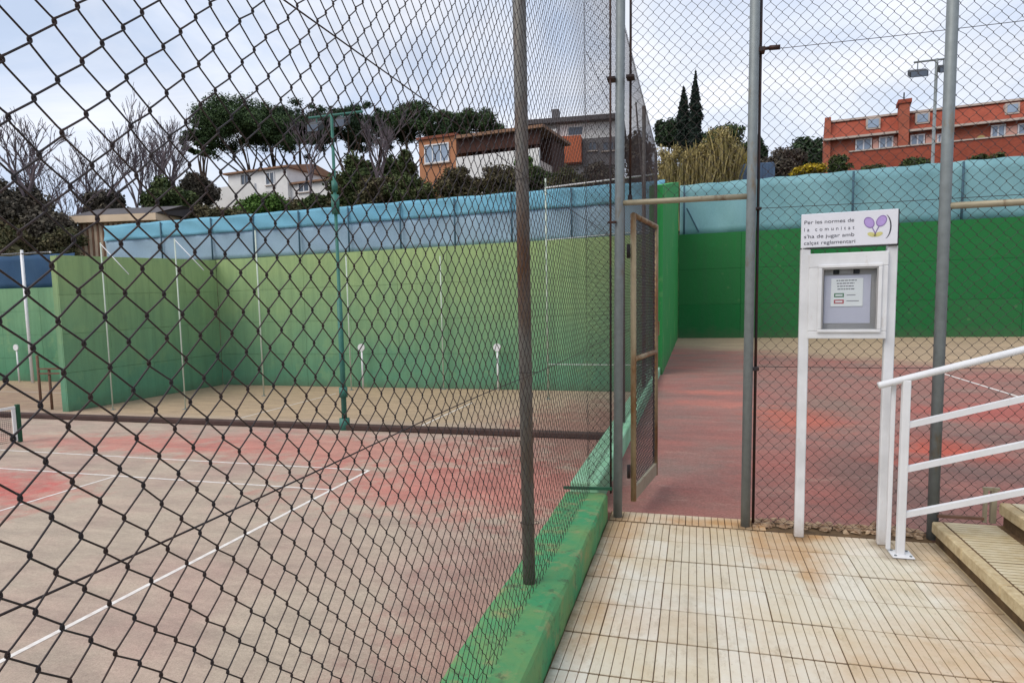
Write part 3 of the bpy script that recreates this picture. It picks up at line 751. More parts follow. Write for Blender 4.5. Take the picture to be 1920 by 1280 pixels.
# ------------------------------------------------------------------ handrail
HY = 4.42
t = thing('handrail', (1.235, HY, 0), 'white tubular handrail with four sloping rails going up beside the steps', 'handrail')
sl = (1.271-1.053)/(1.825-1.088)
def rz_(x): return 1.053+(x-1.088)*sl
build(MB().tube([(1.078, HY, rz_(1.078)), (1.092, HY, rz_(1.092)), (3.2, HY, rz_(3.2))], .0215, 14), 'top_rail', M['white_paint'], t, True)
for dz in (-.287, -.558, -.842): build(MB().beam((1.24, HY, rz_(1.24)+dz), (3.2, HY, rz_(3.2)+dz), .032, .034), 'rail', M['white_paint'], t)
build(MB().bbox((1.208, HY-.022, .006), (1.252, HY+.022, rz_(1.23)-.01), .004), 'post', M['white_paint'], t)
build(MB().bbox((1.16, HY+.028, .02), (1.185, HY+.05, rz_(1.17)-.0), .003), 'post', M['white_paint'], t)
build(MB().bbox((3.15, HY-.022, .55), (3.2, HY+.022, rz_(3.17)-.01), .004), 'post', M['white_paint'], t)
build(MB().bbox((1.175, HY-.065, .001), (1.297, HY+.065, .011), .003), 'base_plate', M['white_paint'], t)
for dx in (-.042, .042):
    for dy in (-.045, .045): build(MB().tube([(1.236+dx, HY+dy, .010), (1.236+dx, HY+dy, .017)], .008, 6), 'bolt', M['galv'], t)

# ------------------------------------------------------------------ walls behind the courts
def panel_wall(name, label, p, q, z0, z1, th, mat, nu, nz, tops=None, back=True):
    """wall of precast panels between ground points p and q; front face along p-q"""
    p = np.array(p, float); q = np.array(q, float); ln = np.linalg.norm(q-p); a = (q-p)/ln; nr = np.array([-a[1], a[0]])
    t = thing(name, (*((p+q)/2), z0), label, 'wall')
    core = MB().box((0, .05, z0-.3), (ln, th, z1-.02)); core.v = [(*(p+a*x+nr*y), z-(0 if tops is None or z < z0 else (z1-(tops[0]+(tops[1]-tops[0])*x/ln)))) for x, y, z in core.v]
    build(core, 'wall_core', mat, t)
    for i in range(nu):
        for j in range(nz):
            x0_, x1_ = ln*i/nu+.005, ln*(i+1)/nu-.005
            def top(x): return z1 if tops is None else tops[0]+(tops[1]-tops[0])*x/ln
            b = MB().bbox((x0_, random.uniform(-.003, .003), j/nz+.0009), (x1_, .049, (j+1)/nz-.0009), .0006)
            b.v = [(*(p+a*x+nr*y), z0+(top(x)-z0)*z) for x, y, z in b.v]
            build(b, 'wall_panel', mat, t)
    return t
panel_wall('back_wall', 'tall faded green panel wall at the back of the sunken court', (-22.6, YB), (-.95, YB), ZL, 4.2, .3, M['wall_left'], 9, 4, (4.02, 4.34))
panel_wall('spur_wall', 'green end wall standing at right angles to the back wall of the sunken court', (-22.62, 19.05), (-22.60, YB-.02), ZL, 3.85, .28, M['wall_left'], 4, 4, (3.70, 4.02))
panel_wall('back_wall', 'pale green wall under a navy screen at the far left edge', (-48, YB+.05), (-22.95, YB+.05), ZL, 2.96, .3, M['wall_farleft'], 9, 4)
panel_wall('back_wall', 'deep green wall across the far end of the entrance court', (-.655, YB+.05), (16, YB+.05), .05, 4.3, .35, M['wall_right'], 7, 3, (4.25, 4.40))
t = thing('side_wall', (-.75, 20, 0), 'bright green side wall beyond the gate whose top climbs toward the far wall', 'wall')
b = MB().add([(-.94, 14.3, -.1), (-.66, 14.3, -.1), (-.66, 27.44, -.1), (-.94, 27.44, -.1), (-.94, 14.3, 4.0), (-.66, 14.3, 4.0), (-.66, 27.44, 6.3), (-.94, 27.44, 6.3)],
             [(3,2,1,0),(4,5,6,7),(0,1,5,4),(1,2,6,5),(2,3,7,6),(3,0,4,7)])
build(b, 'wall_core', M['wall_side'], t)

# wind screens of netting above the walls
def screen(name, label, x0, x1, y, zb, zt, mat, posts, hem=None, group=None):
    t = thing(name, ((x0+x1)/2, y, zb[0]), label, 'windscreen')
    n_ = 90; xs = np.linspace(x0, x1, n_)
    def sheet(lo, hi, nm, mt, dy):
        V = []; F = []; k_ = 7
        for i, x in enumerate(xs):
            f = (x-x0)/(x1-x0)
            for j in range(k_):
                g_ = j/(k_-1); zl_ = lo[0]+(lo[1]-lo[0])*f; zh = hi[0]+(hi[1]-hi[0])*f
                sag = .012*math.sin(i*.9)*(.3+g_)
                V.append((x, y+dy+.06*math.sin(x*2.3+g_*2)*math.sin(g_*math.pi)+.02*math.sin(x*6+g_*5), zl_+(zh-zl_)*g_-(sag if j == k_-1 else 0)))
        for i in range(n_-1):
            for j in range(k_-1): a_ = i*k_+j; F.append((a_, a_+k_, a_+k_+1, a_+1))
        o_ = build(MB().add(V, F), nm, mt, t, True); md = o_.modifiers.new('thick', 'SOLIDIFY'); md.thickness = .004
    if hem:
        mid = [zt[0]-hem[0], zt[1]-hem[0]]; sheet(zb, mid, 'netting', mat, .02); sheet([v-.03 for v in mid], zt, 'hem', hem[1], -.05)
    else: sheet(zb, zt, 'netting', mat, 0)
    for x in posts:
        f = (x-x0)/(x1-x0); build(MB().tube([(x, y-.13, zb[0]-.3), (x, y-.13, zt[0]+(zt[1]-zt[0])*f-.05)], .04, 8), 'post', M['net_post'], t, True)
    return t
screen('windscreen', 'long sky blue netting screen above the faded green wall', -29.6, -1.2, YB+.28, (4.0, 4.3), (6.02, 6.46), M['net_blue'], (-25.9, -22.9, -20.5, -18, -15.4, -12.8, -10.2, -7.6, -5.0), (.75, M['hem_blue']))
t_ = screen('windscreen', 'pale teal netting screen above the deep green wall', -.62, 16, YB+.45, (4.2, 4.35), (6.24, 6.62), M['net_teal'], (-.45, 2.2, 5.7, 9.3, 12.5))
build(MB().tube([(-.35, YB+.3, 5.3), (.12, YB+.3, 4.35)], .03, 6), 'brace', M['net_post'], t_)
screen('windscreen', 'dark navy netting screen at the far left edge', -48, -31.6, YB+.25, (2.95, 2.95), (4.72, 4.72), M['net_navy'], (-40,))

# ------------------------------------------------------------------ things on the sunken court
t = thing('court_divider', (-12, 17.7, ZL), 'long low dark kerb between the two sunken courts', 'kerb')
build(MB().bbox((-40, 17.58, ZL), (-.95, 17.86, ZL+.17), .03), 'concrete_body', M['dark_kerb'], t)
# net
NX, NYY = -18.83, 14.27
t = thing('tennis_net', (NX, NYY, ZL), 'tennis net with a green post and white tape at the left edge of the court', 'net')
build(MB().bbox((NX-.05, NYY-.05, ZL), (NX+.05, NYY+.05, ZL+1.10), .008), 'post', M['green_post'], t)
build(MB().bbox((NX-.05, 1.4, ZL), (NX+.05, 1.5, ZL+1.10), .008), 'post', M['green_post'], t)
def net_top(y): return ZL+1.06-.15*(1-abs((y-7.86)/6.4)**1.2)
b = MB(); ysn = np.linspace(1.52, NYY-.07, 40)
for i in range(39):
    a_, c_ = ysn[i], ysn[i+1]
    b.add([(NX-.02, a_, net_top(a_)-.07), (NX+.02, a_, net_top(a_)-.07), (NX+.02, c_, net_top(c_)-.07), (NX-.02, c_, net_top(c_)-.07), (NX-.02, a_, net_top(a_)), (NX+.02, a_, net_top(a_)), (NX+.02, c_, net_top(c_)), (NX-.02, c_, net_top(c_))],
          [(3,2,1,0),(4,5,6,7),(0,1,5,4),(1,2,6,5),(2,3,7,6),(3,0,4,7)])
build(b, 'tape', M['tape'], t)
build(MB().bbox((NX-.02, NYY-.17, ZL+.05), (NX+.02, NYY-.071, ZL+.98), .004), 'side_band', M['tape'], t)
b = MB()
for y in np.arange(1.6, NYY-.2, .055): b.add([(NX, y-.004, ZL+.03), (NX, y+.004, ZL+.03), (NX, y+.004, net_top(y)-.07), (NX, y-.004, net_top(y)-.07)], [(0, 1, 2, 3)])
for z in np.arange(ZL+.05, ZL+.9, .055): b.add([(NX, 1.6, z-.004), (NX, NYY-.2, z-.004), (NX, NYY-.2, z+.004), (NX, 1.6, z+.004)], [(0, 1, 2, 3)])
build(b, 'netting', M['dark_metal'], t, kind='stuff')
# tall slim pale posts for ball netting
for (px, py, tx, ty, lb) in ((212, 768, 188, 455, 'slim white netting post nearest the end wall, with a brace'), (348, 767, 323, 447, 'slim white netting post, second from the end wall'), (495, 742, 474, 432, 'slim white netting post just right of the wall corner'),
                             (659, 731, 651, 480, 'slim pale netting post directly right of the teal mast'), (832, 727, 826, 480, 'slim pale netting post between the two white disc poles'), (1028, 748, 1018, 335, 'tall white netting post just right of the rusty foreground pole')):
    g_ = onz(px, py, ZL+.0)
    if g_[1] > YB-.25: g_ = ony(px, py, YB-.25); g_[2] = ZL
    tp = ony(tx, ty, g_[1]); t = thing('netting_post', g_, lb, 'post', 'slim netting posts on the sunken court')
    build(MB().tube([(g_[0], g_[1], ZL), (g_[0], g_[1], tp[2])], .03 if py < 760 else .024, 10), 'pole', M['pale_post'], t, True)
    build(MB().bbox((g_[0]-.08, g_[1]-.08, ZL), (g_[0]+.08, g_[1]+.08, ZL+.02), .004), 'foot', M['galv'], t)
    if px in (212, 348): build(MB().tube([(g_[0], g_[1], tp[2]-.05), (g_[0]+1.2, g_[1]+.0, tp[2]-1.2)], .014, 8), 'brace', M['white_paint'], t, True)
    if px == 1028: build(MB().tube([(g_[0], g_[1], tp[2]-.35), (g_[0]+4.2, g_[1], tp[2]-.12)], .03, 8), 'cross_bar', M['white_paint'], t, True); build(MB().tube([(g_[0], g_[1], 4.02), (g_[0]+4.2, g_[1], 4.2)], .012, 6), 'wire', M['white_paint'], t); build(MB().tube([(g_[0], g_[1], -.75), (g_[0]+4.2, g_[1], -.75)], .012, 6), 'wire', M['white_paint'], t)
# white disc poles
for px, lb in ((681, 'white disc pole beside the teal mast in front of the green wall'), (934, 'white disc pole left of the rusty foreground pole'), (37.5, 'white disc pole at the far left edge')):
    g_ = ony(px, 725, YB-.35); t = thing('disc_pole', (g_[0], g_[1], ZL), lb, 'pole', 'white disc poles along the back wall')
    build(MB().tube([(g_[0], g_[1], ZL), (g_[0], g_[1], ZL+1.75)], .045, 8), 'pole', M['white_paint'], t, True)
    b = MB(); b.tube([(g_[0], g_[1]-.06, ZL+1.88), (g_[0], g_[1]+.0, ZL+1.88)], .17, 18); build(b, 'disc', M['white_paint'], t)
# rusty frame by the end wall
g0 = onz(78, 768, ZL); t = thing('rusty_frame', g0, 'rusty brown upright frame beside the end wall at the left', 'frame')
x, y = g0[0], g0[1]
build(MB().tube([(x, y, ZL), (x, y, ZL+2.1)], .05, 8), 'upright', M['rust_frame'], t, True); build(MB().tube([(x+.35, y+.15, ZL), (x+.35, y+.15, ZL+1.6)], .05, 8), 'upright', M['rust_frame'], t, True)
for z in (1.4, 1.58): build(MB().beam((x+.0, y, ZL+z), (x+1.3, y+.3, ZL+z), .05, .06), 'crossbar', M['rust_frame'], t)
for px, y0_, y1_, lb in ((62, 468, 716, 'white fence post in front of the navy screen, the thicker one'), (45, 478, 545, 'thin white fence post in front of the navy screen')):
    g_ = ony(px, y1_, YB-.6); tp = ony(px-8, y0_, YB-.6); t = thing('fence_post', (g_[0], g_[1], ZL), lb, 'post')
    build(MB().tube([(g_[0], g_[1], ZL), (g_[0], g_[1], tp[2])], .07 if px == 62 else .045, 8), 'pole', M['white_paint'], t, True)
    build(MB().tube([(g_[0]-3, g_[1]-.03, 4.72), (g_[0]+2, g_[1]-.03, 4.72)], .04, 6), 'rail', M['white_paint'], t)

# floodlight masts
def mast(name, label, x, y, zb, zt, r, mat, arm, heads, extra=()):
    t = thing(name, (x, y, zb), label, 'floodlight', 'court floodlight masts')
    build(MB().tube([(x, y, zb), (x, y, zb+(zt-zb)*.42), (x, y, zb+(zt-zb)*.421), (x, y, zt)], [r*1.25, r*1.2, r*.8, r*.7], 12), 'pole', mat, t, True)
    build(MB().tube([(x-arm[0], y, zt-.05), (x+arm[1], y, zt-.03)], .035, 8), 'crossarm', mat, t)
    for (dx, dz, wd) in heads:
        b = MB().bbox((x+dx-wd/2, y-.22, zt+dz-.13), (x+dx+wd/2, y+.10, zt+dz+.10), .03); b.v = [(X, Y, Z+(Y-y)*.5) for X, Y, Z in b.v]
        hd = build(b, 'lamp_head', M['dark_metal'], t)
        b = MB().bbox((x+dx-wd/2+.04, y-.235, zt+dz-.11), (x+dx+wd/2-.04, y-.222, zt+dz+.08), .004); b.v = [(X, Y, Z+(Y-y)*.5) for X, Y, Z in b.v]; build(b, 'lens', M['pane'], hd)
        build(MB().tube([(x+dx, y, zt-.04), (x+dx, y, zt+dz)], .02, 6), 'bracket', mat, hd)
    for z, h, rr in extra: build(MB().tube([(x, y, z), (x, y, z+h)], rr, 12), 'collar', mat, t, True)
    return t
mast('floodlight_mast', 'tall teal floodlight mast on the sunken court in front of the pines', -10.27, 17.70, ZL, 7.22, .066, M['teal'], (.75, 1.0), ((-.5, -.28, .42), (.38, -.22, .36)), ((4.35, .55, .12), (5.0, .3, .09), (ZL+.0, .35, .16), (ZL+1.0, .3, .13)))
mast('floodlight_mast', 'slender grey floodlight mast behind the teal screen in front of the brick terrace', 8.55, 28.6, -2.4, 10.35, .075, M['galv'], (.75, .5), ((-.62, -.42, .62), (.22, -.35, .4)))

# ------------------------------------------------------------------ houses on the hillside
class House:
    """facade plane through two pixels at given depths; local x along the facade, y into the house, z up"""
    def __init__(s, name, label, pl, Zl, pr, Zr, pyb, depth):
        a = at(pl, pyb, Zl); b = at(pr, pyb, Zr); s.a = a
        d = (b-a)[:2]; s.ln = float(np.linalg.norm(d)); s.ax = d/s.ln; s.dep = depth
        s.zg = float(hill(*(a[:2]+s.ax*s.ln/2)))
        s.t = thing(name, (a[0], a[1], a[2]), label, 'house'); s.t.rotation_euler = (0, 0, math.atan2(s.ax[1], s.ax[0])); ORG[s.t.name] = (0, 0, 0)
        s.n = np.array([-s.ax[1], s.ax[0]])
    def px(s, x, y, off=0):
        r_ = ray(x, y); o = s.a[:2]+s.n*off
        k = np.dot(o-C0[:2], s.n)/np.dot(r_[:2], s.n); p = C0+r_*k
        return float(np.dot(p[:2]-s.a[:2], s.ax)), float(p[2]-s.a[2])
    def box(s, name, mat, x0, x1, y0, y1, z0, z1, parent=None, r=0):
        b = MB().bbox((x0, y0, z0), (x1, y1, z1), r) if r else MB().box((x0, y0, z0), (x1, y1, z1))
        return build(b, name, mat, parent or s.t)
    def rect(s, name, mat, q, y0, y1, parent=None):
        (x0, ya, x1, yb) = q; u0, z1 = s.px(x0, ya); u1, z0 = s.px(x1, yb); return s.box(name, mat, min(u0, u1), max(u0, u1), y0, y1, min(z0, z1), max(z0, z1), parent)
    def window(s, q, frame='white_paint', pane='pane', wall_y=0., mull=1):
        (x0, ya, x1, yb) = q; u0, z1 = s.px(x0, ya); u1, z0 = s.px(x1, yb); w = .10
        wn = s.box('window', M[pane], u0+w*.5, u1-w*.5, wall_y-.03, wall_y-.012, z0+w*.5, z1-w*.5)
        b = MB()
        for (A, B) in (((u0, z0), (u1, z0+w)), ((u0, z1-w), (u1, z1)), ((u0, z0+w), (u0+w, z1-w)), ((u1-w, z0+w), (u1, z1-w))): b.box((A[0], wall_y-.11, A[1]), (B[0], wall_y-.002, B[1]))
        for k in range(mull): c = u0+(u1-u0)*(k+1)/(mull+1); b.box((c-.05, wall_y-.09, z0+w), (c+.05, wall_y-.032, z1-w))
        build(b, 'window_frame', M[frame], wn)
        build(MB().box((u0-.08, wall_y-.16, z0-.09), (u1+.08, wall_y-.004, z0-.004)), 'sill', M['stone_trim'], wn)
        return wn
def gable_roof(h, x0, x1, y0, y1, z, pitch_h, mat, over=.4):
    ym = (y0+y1)/2; b = MB()
    b.add([(x0-over, y0-over, z), (x1+over, y0-over, z), (x1+over, ym, z+pitch_h), (x0-over, ym, z+pitch_h), (x1+over, y1+over, z), (x0-over, y1+over, z),
           (x0-over, y0-over, z-.18), (x1+over, y0-over, z-.18), (x1+over, y1+over, z-.18), (x0-over, y1+over, z-.18)],
          [(0,1,2,3), (3,2,4,5), (6,7,1,0), (8,9,5,4), (9,8,7,6), (1,7,8,4,2), (6,0,3,5,9)])
    return build(b, 'roof', mat, h.t)
# red brick terrace, right
h = House('brick_terrace', 'long red brick terrace with pink window bays and chimneys above the teal screen', 1545, 55, 2080, 47.5, 300, 9)
u1 = h.ln
_, zr_l = h.px(1560, 228); _, ze_l = h.px(1560, 266); e1, ze_r = h.px(1919, 224); r1, zr_r = h.px(1919, 183)
zr_m = (zr_l+zr_r)/2; ze_m = (ze_l+ze_r)/2; zb = -6
h.box('wall', M['brick'], 0, u1, 0, 9, zb, ze_m)
rf = build(MB().add([(.3, -.5, ze_m+.12), (u1, -.5, ze_m+.12), (u1, .75, zr_m), (.3, .75, zr_m), (.3, 9, zr_m), (u1, 9, zr_m), (.3, 9, ze_m+.12), (u1, 9, ze_m+.12)],
                    [(0,1,2,3), (3,2,5,4), (4,5,7,6), (0,3,4,6), (1,7,5,2), (0,6,7,1)]), 'roof', M['brick_dark'], h.t)
h.box('cornice', M['stone_trim'], -.1, u1, -.62, -.3, ze_m-.05, ze_m+.11); h.box('ridge_trim', M['stone_trim'], .2, u1, .55, .95, zr_m+.01, zr_m+.16)
h.box('end_wall', M['brick'], -.02, .45, -.3, 9.1, zb, zr_m+.25)
for q in ((1604, 262, 1634, 293), (1648, 258, 1674, 287), (1707, 254, 1733, 283), (1757, 252, 1772, 280), (1858, 236, 1884, 265), (1908, 233, 1934, 262)): h.window(q, pane='pane_pale')
for q in ((1637, 262, 1646, 291), (1675, 258, 1681, 287), (1736, 254, 1756, 280), (1886, 238, 1906, 263)): h.rect('render_panel', M['pink_wall'], q, -.06, -.001)
for q in ((1624, 224, 1650, 242), (1716, 214, 1742, 232), (1884, 196, 1910, 214)):
    (x0, ya, x1, yb) = q; a0, z1_ = h.px(x0, ya); a1, z0_ = h.px(x1, yb)
    dm = h.box('dormer', M['stone_trim'], a0, a1, -.25, 1.5, z0_, z1_, rf); h.box('dormer_window', M['pane_pale'], a0+.12, a1-.12, -.28, -.252, z0_+.12, z1_-.12, rf)
a0, _ = h.px(1683, 250); a1, zt = h.px(1704, 197); h.box('pier', M['brick'], a0, a1, -.75, .6, zb, zt); h.box('pier_cap', M['brick_dark'], a0-.12, a1+.12, -.85, .7, zt+.002, zt+.3); build(MB().tube([((a0+a1)/2, 0, zt+.3), ((a0+a1)/2, 0, zt+1.0)], .05, 6), 'aerial', M['dark_metal'], h.t)
for q in ((1646, 209, 1668, 222), (1885, 179, 1913, 192)): h.rect('chimney', M['brick_dark'], q, 1.4, 2.6)
a0, z1_ = h.px(1590, 296); h.box('garden_wall', M['brick_dark'], a0, u1, -2.2, -1.9, zb, z1_); h.box('wall_coping', M['stone_trim'], a0-.05, u1, -2.28, -1.82, z1_+.002, z1_+.10)
a0, z1_ = h.px(1838, 262); b = MB(); b.tube([(a0, -.25, z1_), (a0, -.05, z1_)], .28, 16); build(b, 'wall_lamp', M['reed'], h.t)
# orange house with the long brown porch
h = House('orange_house', 'orange rendered house with a white window and deep brown porch on the bank', 787, 56, 1000, 52, 326, 7)
u, z = h.px(855, 258); _, zc = h.px(800, 262)
_, ub = h.px(800, 330)
h.box('wall', M['orange_wall'], 0, u, 0, 6, -5, zc); h.box('roof_slab', M['roof_red'], -.15, u+.1, -.2, 6.2, zc+.002, zc+.2)
h.window((796, 273, 843, 303), mull=2, pane='pane_pale')
ur, zt = h.px(1012, 246); _, zb_ = h.px(960, 300)
_, zpt = h.px(920, 254); _, zpb = h.px(920, 289)
h.box('porch_back', M['shade_brown'], u+.01, ur, 2.8, 6, -5, zpt-.05)
h.box('porch_roof', M['roof_tile'], u+.12, ur+.5, -.5, 6.3, zpt-.02, zpt+.22); h.box('porch_beam', M['shade_brown'], u+.05, ur, -.1, .15, zpt-1.15, zpt-.03)
h.box('parapet', M['white_wall'], u+.05, ur, -.2, .02, -4.9, zpb); h.box('terrace_slab', M['stone_trim'], u+.02, ur, .03, 2.79, -5, zpb-.9)
for k in range(3): h.box('column', M['shade_brown'], u+(ur-u)*(k+1)/3.2, u+(ur-u)*(k+1)/3.2+.25, .05, .3, zpb-.88, zpt-1.16)
a0, z1_ = h.px(868, 240); h.box('chimney', M['pink_wall'], a0-.1, a0+1.1, 2.5, 3.5, zpt+.22, z1_+.1)
# modern grey house
h = House('modern_house', 'large modern pale house with a flat roof and dark chimney behind the orange house', 985, 68, 1170, 66, 320, 10)
_, zt = h.px(1080, 222); _, zm = h.px(1080, 255); u0_, _ = h.px(985, 240); u1_, _ = h.px(1162, 240); ua, _ = h.px(1048, 300)
h.box('roof', M['roof_dark'], u0_-.5, u1_+.4, -.8, 10, zt-.45, zt)
h.box('wall', M['grey_wall'], u0_, u1_, 0, 9.5, -5, zt-.452)
h.rect('render_panel', M['white_wall'], (1050, 235, 1158, 257), -.05, -.012); h.rect('window_band', M['pane'], (1066, 240, 1092, 252), -.09, -.052); h.rect('render_panel', M['white_wall'], (990, 248, 1046, 300), -.5, -.03)
h.rect('render_panel', M['terracotta'], (1046, 262, 1092, 308), -1.2, -.06)
h.rect('garage', M['grey_dark'], (1094, 262, 1158, 310), -.4, -.03); h.rect('chimney', M['grey_dark'], (1032, 201, 1046, 224), .8, 1.8)
h.window((1104, 268, 1120, 284), frame='grey_dark', wall_y=-.42); h.window((1130, 268, 1152, 284), frame='grey_dark', wall_y=-.42)
# white villa
h = House('white_villa', 'white villa with a low tiled roof above the blue screen left of the teal mast', 425, 74, 625, 68, 372, 8)
ue, ze = h.px(500, 316); ul, _ = h.px(428, 340); ur, zer = h.px(622, 332); um, _ = h.px(538, 320)
h.box('wall', M['white_wall'], ul, um, 0, 8, -5, ze-.18); h.box('wing', M['white_wall'], um+.02, ur, .5, 7, -5, zer-.2)
gable_roof(h, ul, um, 0, 8, ze, .9, M['roof_tile']); gable_roof(h, um+.45, ur, .5, 7, zer-.02, .8, M['roof_tile'], .35)
h.window((452, 328, 469, 362), pane='pane', frame='case_grey'); h.window((498, 324, 516, 346), pane='pane'); h.window((553, 340, 575, 358), wall_y=.5)
a0, z1_ = h.px(402, 366); a1, _ = h.px(520, 366); h.box('garden_wall', M['white_wall'], a0, a1, -3.2, -2.9, -6, z1_)
a0, z1_ = h.px(360, 378); a1, _ = h.px(402, 378); h.box('garage', M['cream_wall'], a0, a1, -4.5, -.5, -6, z1_-.3); h.box('garage_roof', M['roof_red'], a0-.2, a1+.2, -4.8, -.3, z1_-.298, z1_-.1)
# low clubhouse, left
h = House('clubhouse', 'low cream clubhouse with a dark flat roof left of the blue screen', 133, 50, 300, 49, 425, 4)
_, z1_ = h.px(220, 403); _, z2_ = h.px(220, 416); _, z3_ = h.px(220, 384); ul, _ = h.px(135, 410); ur, _ = h.px(297, 410)
h.box('wall', M['cream_wall'], ul+.2, ur-.2, .3, 4, -6, z2_); h.box('fascia', M['cream_wall'], ul, ur, -.3, 4.2, z2_+.002, z1_)
rf = build(MB().add([(ul, -.3, z1_+.01), (ur, -.3, z1_+.01), (ur+1, 4.2, z1_+.01), (ul, 4.2, z1_+.01), (ul+1, 1.6, z3_), (ur+1, 1.6, z3_), (ur+1, 3, z3_), (ul+1, 3, z3_)], [(3,2,1,0), (4,5,6,7), (0,1,5,4), (1,2,6,5), (2,3,7,6), (3,0,4,7)]), 'roof', M['roof_dark'], h.t)
for k in range(14): h.box('slat', M['roof_tile'], ul+.5+k*(ur-ul-1)/14, ul+.62+k*(ur-ul-1)/14, .2, .29, -3, z2_-.05)
# container beside the reeds
a = at(1358, 335, 44); b2 = at(1420, 335, 43.5)
t = thing('container', (a[0], a[1], a[2]-.5), 'small blue steel container beside the reeds right of the gate lintel', 'container')
zt = at(1390, 310, 44)[2]
mb = MB().bbox((a[0], a[1], a[2]-2.5), (b2[0]+1, a[1]+2.4, zt), .04); build(mb, 'body', M['container'], t)
for k in range(8): build(MB().box((a[0]+.2+k*.4, a[1]-.04, a[2]-2.4), (a[0]+.36+k*.4, a[1]-.002, zt-.12)), 'rib', M['container'], t)
build(MB().box((a[0]-.06, a[1]-.06, a[2]-2.5), (a[0]+.06, a[1]-.005, zt+.02)), 'corner_post', M['white_paint'], t)

# ------------------------------------------------------------------ vegetation
def leaves(cent, rad, n, size, flat=1., shell=.55):
    """n small leaf quads spread through ellipsoidal clumps; cent (k,3), rad (k,3)"""
    cent = np.array(cent, float); rad = np.array(rad, float)
    wt = rad.prod(1)**(2/3); idx = rng.choice(len(cent), n, p=wt/wt.sum())
    d = rng.normal(size=(n, 3)); d /= np.linalg.norm(d, axis=1, keepdims=True)
    rr = (shell+(1-shell)*rng.random(n))*rng.normal(1, .10, n)
    P = cent[idx]+d*rad[idx]*rr[:, None]
    nr = d*.7+rng.normal(size=(n, 3))*.8; nr[:, 2] += .3*flat; nr /= np.linalg.norm(nr, axis=1, keepdims=True)
    t1 = np.cross(nr, rng.normal(size=(n, 3))); t1 /= np.linalg.norm(t1, axis=1, keepdims=True); t2 = np.cross(nr, t1)
    s1 = size*rng.uniform(.6, 1.4, n)[:, None]; s2 = s1*rng.uniform(.35, .8, n)[:, None]
    V = np.stack([P-t1*s1, P-t2*s2, P+t1*s1, P+t2*s2], 1).reshape(-1, 3)
    return V, np.arange(4*n).reshape(-1, 4)
def ground_at(p): return float(hill(p[0], p[1]))
def limb(mb, p, q, r0, r1, bend=.1, n=5, sides=6):
    p = np.array(p, float); q = np.array(q, float); ln = np.linalg.norm(q-p); o_ = rng.normal(0, bend*ln, 3)
    pts = [p+(q-p)*t_+o_*math.sin(t_*math.pi)*.5 for t_ in np.linspace(0, 1, n)]
    mb.tube(pts, list(np.linspace(r0, r1, n)), sides, False)
PIXM = lambda Z: Z/FPX
def stone_pine(label, px, pt, pb, hw, Z, mat='pine', trunk_px=None, n=9000):
    c = at(px, (pt+pb)/2, Z); k = PIXM(Z); rx, rz = hw*k*1.12, (pb-pt)/2*k*1.12
    g0 = np.array([*at(trunk_px or px, pb, Z)[:2], 0]); g0[2] = ground_at(g0)-.3
    t = thing('stone_pine', g0, label, 'tree', 'stone pines on the ridge')
    cl, rd = [], []
    nc = int(40+hw*.8)
    for i in range(nc):
        a = rng.random()*2*math.pi; q = math.sqrt(rng.random())*.86
        zz = (1-q*q)*rz*.95-rz*.45+rng.normal(0, rz*.26)
        cl.append((c[0]+math.cos(a)*q*rx, c[1]+math.sin(a)*q*rx*.8, c[2]+zz)); f = rng.uniform(.12, .25)
        rd.append((rx*f, rx*f, min(rx*f*.62, rz*.5)))
    V, F = leaves(cl, rd, int(n*3.0), .14, shell=.2); np_mesh('crown', V, F, M[mat], t)
    mb = MB(); fork = g0+(np.array([c[0], c[1], c[2]-rz])-g0)*.72
    limb(mb, g0, fork, .34, .24, .04, 6, 8)
    for i in range(7):
        q = cl[int(rng.integers(nc))]; limb(mb, fork+rng.normal(0, .1, 3), np.array(q)-np.array([0, 0, .3]), .14, .05, .08)
    build(mb, 'trunk', M['bark'], t)
stone_pine('broad stone pine with the widest crown, above the white villa', 452, 198, 290, 104, 92, 'pine', 500, 15000)
stone_pine('stone pine with a ragged crown just left of the teal mast', 560, 200, 300, 58, 97, 'pine2', 556, 9000)
stone_pine('stone pine directly behind the teal mast top', 640, 204, 285, 62, 90, 'pine2', 660, 9000)
stone_pine('tall domed stone pine left of the orange house', 772, 193, 282, 66, 93, 'pine', 735, 11000)
stone_pine('low flat stone pine behind the orange house roof', 884, 212, 268, 62, 100, 'pine', 890, 8000)
stone_pine('stone pine filling the ridge behind the villa roof', 512, 206, 288, 62, 99, 'pine2', 520, 8000)
stone_pine('stone pine between the teal mast and the domed pine', 704, 206, 286, 46, 96, 'pine2', 700, 6500)
stone_pine('stone pine between the domed pine and the low flat one', 832, 206, 266, 44, 98, 'pine', 830, 6000)
stone_pine('small leaning stone pine at the left end of the ridge', 372, 240, 300, 32, 88, 'pine', 392, 4500)

def cypress(label, px, pt, pb, hw, Z):
    k = PIXM(Z); top = at(px, pt, Z); g0 = np.array([*at(px, pb, Z)[:2], 0.]); g0[2] = ground_at(g0)-.3; zb = at(px, pb, Z)[2]
    t = thing('cypress', g0, label, 'tree', 'pair of cypresses'); cl, rd = [], []
    for i in range(42):
        f = (i+.5)/42; z = zb+(top[2]-zb)*f; w = hw*k*min(1, (1-f)*2.1+.06)*rng.uniform(.8, 1.05)
        cl.append((g0[0]+rng.normal(0, w*.12), g0[1]+rng.normal(0, w*.12), z)); rd.append((w*.85, w*.85, (top[2]-zb)*.045))
    V, F = leaves(cl, rd, 8000, .16, -1, .6); np_mesh('crown', V, F, M['cypress'], t)
    build(MB().tube([g0, (g0[0], g0[1], zb+(top[2]-zb)*.8)], [.3, .05], 6), 'trunk', M['bark'], t)
cypress('taller pointed cypress, the right one of the pair', 1303, 139, 300, 15, 78)
